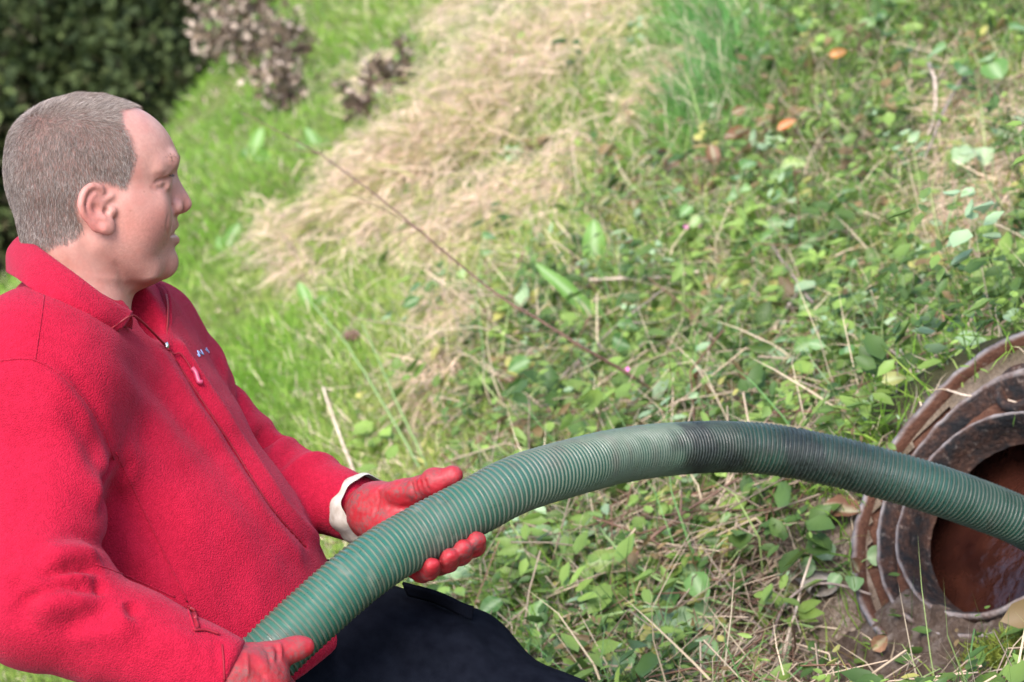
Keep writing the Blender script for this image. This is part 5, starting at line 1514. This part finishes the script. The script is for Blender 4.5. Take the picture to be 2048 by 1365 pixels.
    for a in [
        ('bramble_plant', 'bramble', 'pale toothed bramble leaves at the bottom edge right of the trousers', 1225, 1345, 'palebramble', 7, 0.070, 0.085, 0.07),
        ('bramble_plant', 'bramble', 'bramble shoot with dark toothed leaves midway between trousers and tank', 1350, 1190, 'bramble', 9, 0.060, 0.10, 0.07),
        ('bramble_plant', 'bramble', 'bramble shoot right beside the knee of the trousers', 1105, 1265, 'bramble', 9, 0.055, 0.10, 0.08),
        ('bramble_plant', 'bramble', 'bramble shoot just below the red fingertips', 1035, 1190, 'palebramble', 8, 0.050, 0.09, 0.07),
        ('bramble_plant', 'bramble', 'yellow-green bramble leaves under the middle of the hose', 1265, 1090, 'yellow', 7, 0.052, 0.09, 0.06),
        ('bramble_plant', 'bramble', 'fading yellow bramble leaves at the bottom between trousers and tank', 1470, 1310, 'yellow', 6, 0.048, 0.10, 0.05),
        ('bramble_plant', 'bramble', 'bramble leaves at the bottom edge left of the fading yellow ones', 1350, 1350, 'palebramble', 7, 0.055, 0.09, 0.06),
        ('small_herb', 'herb', 'pale oval leaf pairs just under the hose by the fingertips', 1140, 1045, 'oval', 7, 0.042, 0.06, 0.06),
        ('rose_seedling', 'seedling', 'pale oval leaflets above the hose beside the tank neck', 1735, 790, 'oval', 10, 0.042, 0.075, 0.09),
        ('rose_seedling', 'seedling', 'broad oval leaves just above the crest of the hose', 1505, 790, 'oval', 9, 0.052, 0.085, 0.07),
        ('clover_plant', 'clover', 'round leaved clover between the crossed twigs and the tank', 1690, 650, 'round', 12, 0.032, 0.10, 0.07),
        ('clover_plant', 'clover', 'round leaved clover below the two pink flowers', 1560, 580, 'round', 10, 0.034, 0.10, 0.07),
        ('small_herb', 'herb', 'oval leaved herb at right of the two pink flowers', 1640, 480, 'oval', 10, 0.048, 0.11, 0.09),
        ('small_herb', 'herb', 'large rounded leaves near the top right corner', 1985, 190, 'round', 10, 0.060, 0.13, 0.12),
        ('small_herb', 'herb', 'rounded leaves at the top, left of the straw stalks', 1720, 95, 'round', 9, 0.050, 0.13, 0.10),
        ('small_herb', 'herb', 'pale leaves at the right edge above the tank', 1995, 350, 'palebramble', 8, 0.060, 0.10, 0.08),
        ('bramble_plant', 'bramble', 'reddened bramble leaves near the orange fallen leaf', 1420, 350, 'red', 13, 0.050, 0.16, 0.10),
        ('bramble_plant', 'bramble', 'reddened bramble leaves left of the two pink flowers', 1310, 420, 'red', 9, 0.046, 0.13, 0.09),
        ('bramble_plant', 'bramble', 'dark bramble shoot in the hollow above the two pink flowers', 1480, 450, 'bramble', 11, 0.050, 0.14, 0.09),
        ('bramble_plant', 'bramble', 'bramble leaves left of the long red cane near its root', 1180, 760, 'bramble', 10, 0.046, 0.13, 0.08),
        ('bramble_plant', 'bramble', 'bramble leaves under the long red cane halfway up', 960, 600, 'bramble', 12, 0.044, 0.16, 0.09),
        ('small_herb', 'herb', 'bright leaves hugging the top edge of the hose', 1240, 850, 'oval', 9, 0.044, 0.11, 0.05),
        ('small_herb', 'herb', 'small round leaves left of the tank neck below the hose', 1560, 1060, 'round', 7, 0.026, 0.08, 0.05),
        ('small_herb', 'herb', 'wilted pale leaf rosette at the foot of the tank ring', 1705, 1165, 'palebramble', 6, 0.040, 0.05, 0.03)]:
        plant(*a)
    # docks: long leaves standing from one crown
    def dock(label, px, py, leaves, broad=False):
        g = ground_px(np.array([px]), np.array([py]))[0]
        t = empty('dock_plant', g); tag(t, label, 'dock', 'docks on the bank')
        for (tx, ty, dd) in leaves:
            tip = V(tx, ty, g[2] + dd); al = tip - g; L = np.linalg.norm(al)
            put(pick('broaddock' if broad else 'dock'), 'leaf', g + 0.004 * rr.normal(size=3), al, np.array([-0.2, 0.25, -1.0]) + 0.2 * rr.normal(size=3), L, t)
        return t
    dock('dock with one upright blade above the long red cane', 1195, 545, [(1190, 440, -0.02), (1235, 500, 0.0)], True)
    dock('dock with a long blade leaning left over the twigs', 1215, 655, [(1085, 522, -0.05), (1195, 610, 0.0), (1260, 610, 0.02)])
    dock('broad dock leaf alone on the grass beside the far sleeve', 625, 625, [(600, 568, 0.0), (665, 585, 0.0)], True)
    dock('dark dock leaf on the grass right of the chin', 450, 505, [(478, 440, 0.0), (430, 470, 0.05)], True)
    dock('dock clump on the grass right of the forehead', 505, 320, [(520, 255, 0.0), (560, 295, 0.1), (480, 290, 0.1), (535, 310, -0.1)], True)
    dock('dock leaf poking out behind the crest of the hose', 1100, 895, [(1085, 845, 0.0), (1130, 850, 0.0)], True)
    dock('dock at the top where the lush grass begins', 1360, 60, [(1340, 20, 0.0), (1400, 30, 0.0)], True)
    dock('dock leaves on the grass above the long red cane', 640, 300, [(610, 250, 0.0), (670, 265, 0.1), (590, 290, 0)], True)
    # twigs: (label, name, path of pixel + lift above the ground in metres, radii, material)
    def gp(px, py, lift):
        return ground_px(np.array([px]), np.array([py]))[0] + UPV * lift
    def twig(name, cat, label, path, r0, r1, mat, group='twigs and stalks lying on the bank', side=()):
        p = spline(path, 40)
        p = p + 0.002 * np.stack([vnoise(p, 25, k) for k in (1, 5, 9)], -1)
        t = empty(name, path[0]); tag(t, label, cat, group)
        tube('stalk', p, np.linspace(r0, r1, 40), mat.m, t, 7)
        for a, e in side:
            b = p[int(a * 39)]
            tube('side_shoot', spline([b, (b + e) / 2 + 0.008 * rr.normal(size=3), e], 10), np.linspace(r1 * 1.3, r1 * 0.5, 10), mat.m, t, 5)
        return t
    t = twig('bramble_cane', 'cane', 'long red-brown bramble cane arching diagonally across the middle of the bank', [V(1345,805,4.28), V(1250,745,4.24), V(1160,692,4.2), V(1080,642,4.2), V(1000,594,4.22), V(900,514,4.3), V(800,430,4.4), V(700,352,4.55), V(600,285,4.75), V(480,225,4.95)],
             0.0036, 0.0011, red_st, side=[(0.62, V(690, 384, 4.4)), (0.85, V(560, 300, 4.8)), (0.3, V(1010, 672, 4.15))])
    for k in range(34):                                         # prickles on the cane
        f_ = 0.03 + 0.9 * k / 34; i = int(f_ * 39)
        base = spline([V(1345,805,4.28), V(1250,745,4.24), V(1160,692,4.2), V(1080,642,4.2), V(1000,594,4.22), V(900,514,4.3), V(800,430,4.4), V(700,352,4.55), V(600,285,4.75), V(480,225,4.95)], 40)[i]
        dr = nrm(rr.normal(size=3)); tube('prickle', [base, base + dr * 0.010], [0.0016, 0.0002], red_st.m, t, 4)
    twig('fallen_twig', 'twig', 'grey-brown forked twig crossing the foot of the long red cane', [gp(1065,880,.05), gp(1180,765,.06), gp(1290,700,.08), gp(1360,660,.10)], 0.0030, 0.0014, grey, side=[(0.35, gp(1165, 850, .05)), (0.6, gp(1400, 690, .08)), (0.45, gp(1290, 790, .05)), (0.2, gp(1140, 860, .04))])
    twig('fallen_twig', 'twig', 'pale straight stick lying left of the crossed pink sticks', [gp(1200,612,.06), gp(1340,608,.06), gp(1430,600,.07)], 0.0040, 0.0030, dry)
    twig('fallen_twig', 'twig', 'pinkish stick, lower of the crossed pair above the hose', [gp(1555,725,.05), gp(1600,665,.06), gp(1640,615,.05)], 0.0036, 0.0030, dry)
    twig('fallen_twig', 'twig', 'pinkish stick, upper of the crossed pair above the hose', [gp(1562,545,.07), gp(1600,600,.07), gp(1645,665,.06)], 0.0036, 0.0024, grey)
    twig('fallen_twig', 'twig', 'dark brown stem bending over the leaves below the hose', [gp(1265,1260,.03), gp(1300,1195,.07), gp(1390,1135,.09), gp(1510,1045,.08)], 0.0038, 0.0020, red_st, side=[(0.5, gp(1420, 1180, .05)), (0.7, gp(1400, 1060, .08))])
    twig('fallen_twig', 'twig', 'brown stick with a pale end lying below the hose towards the tank', [gp(1390,1105,.06), gp(1430,1190,.06), gp(1480,1245,.05), gp(1545,1310,.04)], 0.0030, 0.0024, grey)
    twig('dry_stalk', 'stalk', 'long white stalk slanting up towards the tank at the bottom edge', [gp(1585,1360,.04), gp(1625,1270,.06), gp(1662,1180,.07)], 0.0024, 0.0018, dry)
    twig('dry_stalk', 'stalk', 'thin brown root arching over the earth below the tank', [gp(1540,1365,.02), gp(1600,1290,.07), gp(1680,1245,.06), gp(1760,1235,.03)], 0.0026, 0.0018, grey)
    twig('dry_stalk', 'stalk', 'upper of the two long straw stalks in the top right corner', [gp(1905,42,.10), gp(1990,32,.12), gp(2090,8,.12)], 0.0042, 0.0030, dry)
    twig('dry_stalk', 'stalk', 'lower of the two long straw stalks in the top right corner', [gp(1928,22,.12), gp(1990,36,.12), gp(2090,58,.12)], 0.0046, 0.0034, dry)
    twig('dry_stalk', 'stalk', 'bent pale stalk above the tank at the right', [gp(1878,188,.08), gp(1893,235,.08), gp(1888,285,.07), gp(1865,330,.05)], 0.0046, 0.0030, dry)
    twig('dry_stalk', 'stalk', 'brown stalk beside the bent pale stalk at the right', [gp(1955,205,.08), gp(1915,285,.08), gp(1868,372,.06)], 0.0044, 0.0030, grey)
    twig('dry_stalk', 'stalk', 'long thin stalk lying across the upper rim of the tank', [gp(1690,672,.05), gp(1760,725,.06), V(1880,772,3.50), V(1980,795,3.42), V(2090,815,3.36)], 0.0019, 0.0013, dry)
    twig('dry_stalk', 'stalk', 'flattened pale stalk on the ground under the red fingertips', [gp(840,1185,.03), gp(930,1150,.04), gp(1060,1120,.04)], 0.0050, 0.0028, dry)
    twig('dry_stalk', 'stalk', 'pale stalk standing behind the white glove cuff', [gp(715,965,.02), gp(706,930,.08), gp(698,895,.14)], 0.0036, 0.0026, dry)
    twig('grass_stalk', 'stalk', 'blue-green grass stalk rising left over the far sleeve', [gp(850,960,.02), gp(790,870,.10), gp(735,800,.16), gp(680,750,.20)], 0.0030, 0.0018, stem)
    twig('grass_stalk', 'stalk', 'blue-green grass stalk beside the tall one over the far sleeve', [gp(860,950,.02), gp(825,880,.10), gp(790,800,.18)], 0.0028, 0.0016, stem)
    twig('bramble_runner', 'bramble', 'green bramble runner along the bottom edge', [gp(1100,1365,.05), gp(1250,1318,.08), gp(1400,1312,.08), gp(1500,1335,.06)], 0.0030, 0.0022, stem, side=[(0.5, gp(1320, 1360, .06))])
    twig('bramble_runner', 'bramble', 'green bramble runner crossing below the dark bent stem', [gp(1235,1140,.08), gp(1290,1215,.09), gp(1380,1260,.08), gp(1520,1290,.06), gp(1650,1315,.05)], 0.0028, 0.0020, stem, side=[(0.4, gp(1500, 1240, .06))])
    twig('bramble_runner', 'bramble', 'brownish runner starting at the knee of the trousers', [gp(980,1255,.05), gp(1100,1258,.05), gp(1260,1268,.05)], 0.0030, 0.0022, grey)
    # litter: single leaves, flowers, seed head, stone
    def fallen(label, px, py, size, kind, lift=0.04, al=None, nr_=None):
        t = gp(px, py, lift)
        o = put(pick(kind), 'fallen_leaf', t, al if al is not None else rr.normal(size=3), nr_ if nr_ is not None else np.array([-0.1, 0.4, -0.9]) + 0.3 * rr.normal(size=3), size, None)
        tag(o, label, 'leaf', 'fallen leaves on the bank'); return o
    orange = obj_mat('orange_leaf', [(0.0, (0.48, 0.13, 0.035)), (1.0, (0.55, 0.22, 0.05))])
    M_['orange'] = [leaf_mesh('orange_leaf', orange, 0.5, 0, 12, 0.3, 0.3, 0.9)]
    fallen('orange-red leaf among the reddened brambles', 1580, 330, 0.050, 'orange', 0.09, np.array([0.8, 0.6, -0.1]))
    fallen('orange-yellow leaf nearer the top edge', 1685, 190, 0.048, 'orange', 0.11, np.array([1, 0.3, -0.1]))
    fallen('pink-brown curled leaf standing on the crest of the hose', 1418, 838, 0.045, 'brown', 0.05, np.array([0.1, 1.0, -0.1]), np.array([-0.3, 0.1, -1]))
    fallen('brown curled leaf behind the near crest of the hose', 1010, 800, 0.050, 'brown', 0.06, np.array([1.0, -0.2, 0]))
    fallen('dark brown leaf at the bottom edge below the tank', 1765, 1358, 0.034, 'brown', 0.05, np.array([0.5, 0.5, -.2]))
    fallen('brown leaf lying on the rings at the foot of the tank', 1735, 1188, 0.030, 'brown', 0.03, np.array([-0.6, 0.6, -.2]))
    fallen('pale brown crumpled leaf left of the tank under the hose', 1690, 1015, 0.055, 'brown', 0.05, np.array([0.5, 0.7, -.2]))
    fallen('brown crumpled leaf under the pale crumpled one left of the tank', 1660, 1050, 0.060, 'brown', 0.04, np.array([0.6, -0.3, -.2]))
    fallen('brown leaf above the tank rim near the oval leaflets', 1880, 730, 0.050, 'brown', 0.05, np.array([0.4, 0.8, -.2]))
    fallen('yellow leaf touching the top edge of the hose', 1675, 865, 0.042, 'yellow', 0.05, np.array([0.8, 0.3, -.2]))
    fallen('yellow leaf beside the oval leaflets at the tank', 1790, 840, 0.036, 'yellow', 0.04, np.array([0.8, 0.3, -.2]))
    pet = Mat('pink_petals', 0.5, 0.3); pet.col((0.75, 0.16, 0.50))
    pm = leaf_mesh('petal', pet.m, 0.8, 0, 8, 0.2, 0.1, 1.2)
    for label, px, py in (('left one of two small pink flowers in the leaves', 1395, 510), ('right one of two small pink flowers in the leaves', 1415, 506), ('single small pink flower above the hose', 1276, 802)):
        c = gp(px, py, 0.07); g = gp(px, py, 0.0)
        t = empty('pink_flower', g); tag(t, label, 'flower', 'small pink flowers')
        tube('stem', [g, (g + c) / 2 + 0.004, c], [0.0010, 0.0009, 0.0008], stem.m, t, 5)
        for k in range(5):
            a = k * 1.2566; put(pm, 'petal', c, np.array([math.cos(a), math.sin(a), -0.35]), np.array([0, 0.2, -1.0]), 0.0085, t)
    # seed head
    g = gp(705, 720, 0.0); c = V(708, 671, g[2] - 0.02)
    t = empty('seed_head', g); tag(t, 'dark red seed head on a stalk right of the chest badge', 'seed head')
    tube('stem', spline([g, (g + c) / 2 + 0.01, c], 8), 0.0018, stem.m, t, 5)
    f = Field(c - 0.035, c + 0.035, 0.0025); P, Q = f.mesh(smin(f.ball(c, 0.014), f.ball(c + np.array([-.012, -.002, 0]), 0.010), 0.006))
    P = P + vnormals(P, Q) * (0.004 * vnoise(P, 160))[:, None]
    mesh_np('seeds', P, Q, red_st.m, t)
    # stones half sunk in the earth
    stn = Mat('stone', 0.9, 0.2); stn.col(stn.ramp(stn.noise(40, 5), [(0.3, (0.19, 0.16, 0.13)), (0.7, (0.40, 0.35, 0.30))])); stn.bump(stn.noise(120, 4), 0.6, 0.004)
    for label, px, py, s in (('flat stone half buried left of the tank ring', 1632, 1172, 0.032), ('small pale stone beside the mortar below the tank', 1840, 1318, 0.028), ('pebble in the earth left of the flat stone', 1560, 1215, 0.018)):
        c = gp(px, py, 0.006)
        f = Field(c - s * 1.5, c + s * 1.5, s / 11); P, Q = f.mesh(f.ell(c, (s, s * 0.62, s * 0.40), (nrm(np.array([0.9, -0.4, 0.1])), nrm(np.array([0.4, 0.9, 0.0])), GN)))
        P = P + vnormals(P, Q) * (s * 0.09 * vnoise(P, 1.3 / s))[:, None]
        tag(mesh_np('stone', P, Q, stn.m, None), label, 'stone', 'stones by the tank')
# ================================================================== assemble
build_ground()
build_tank()
build_grass()
build_ground_cover()
build_trees()
build_bushes()
build_plants()
build_hose()
build_person()
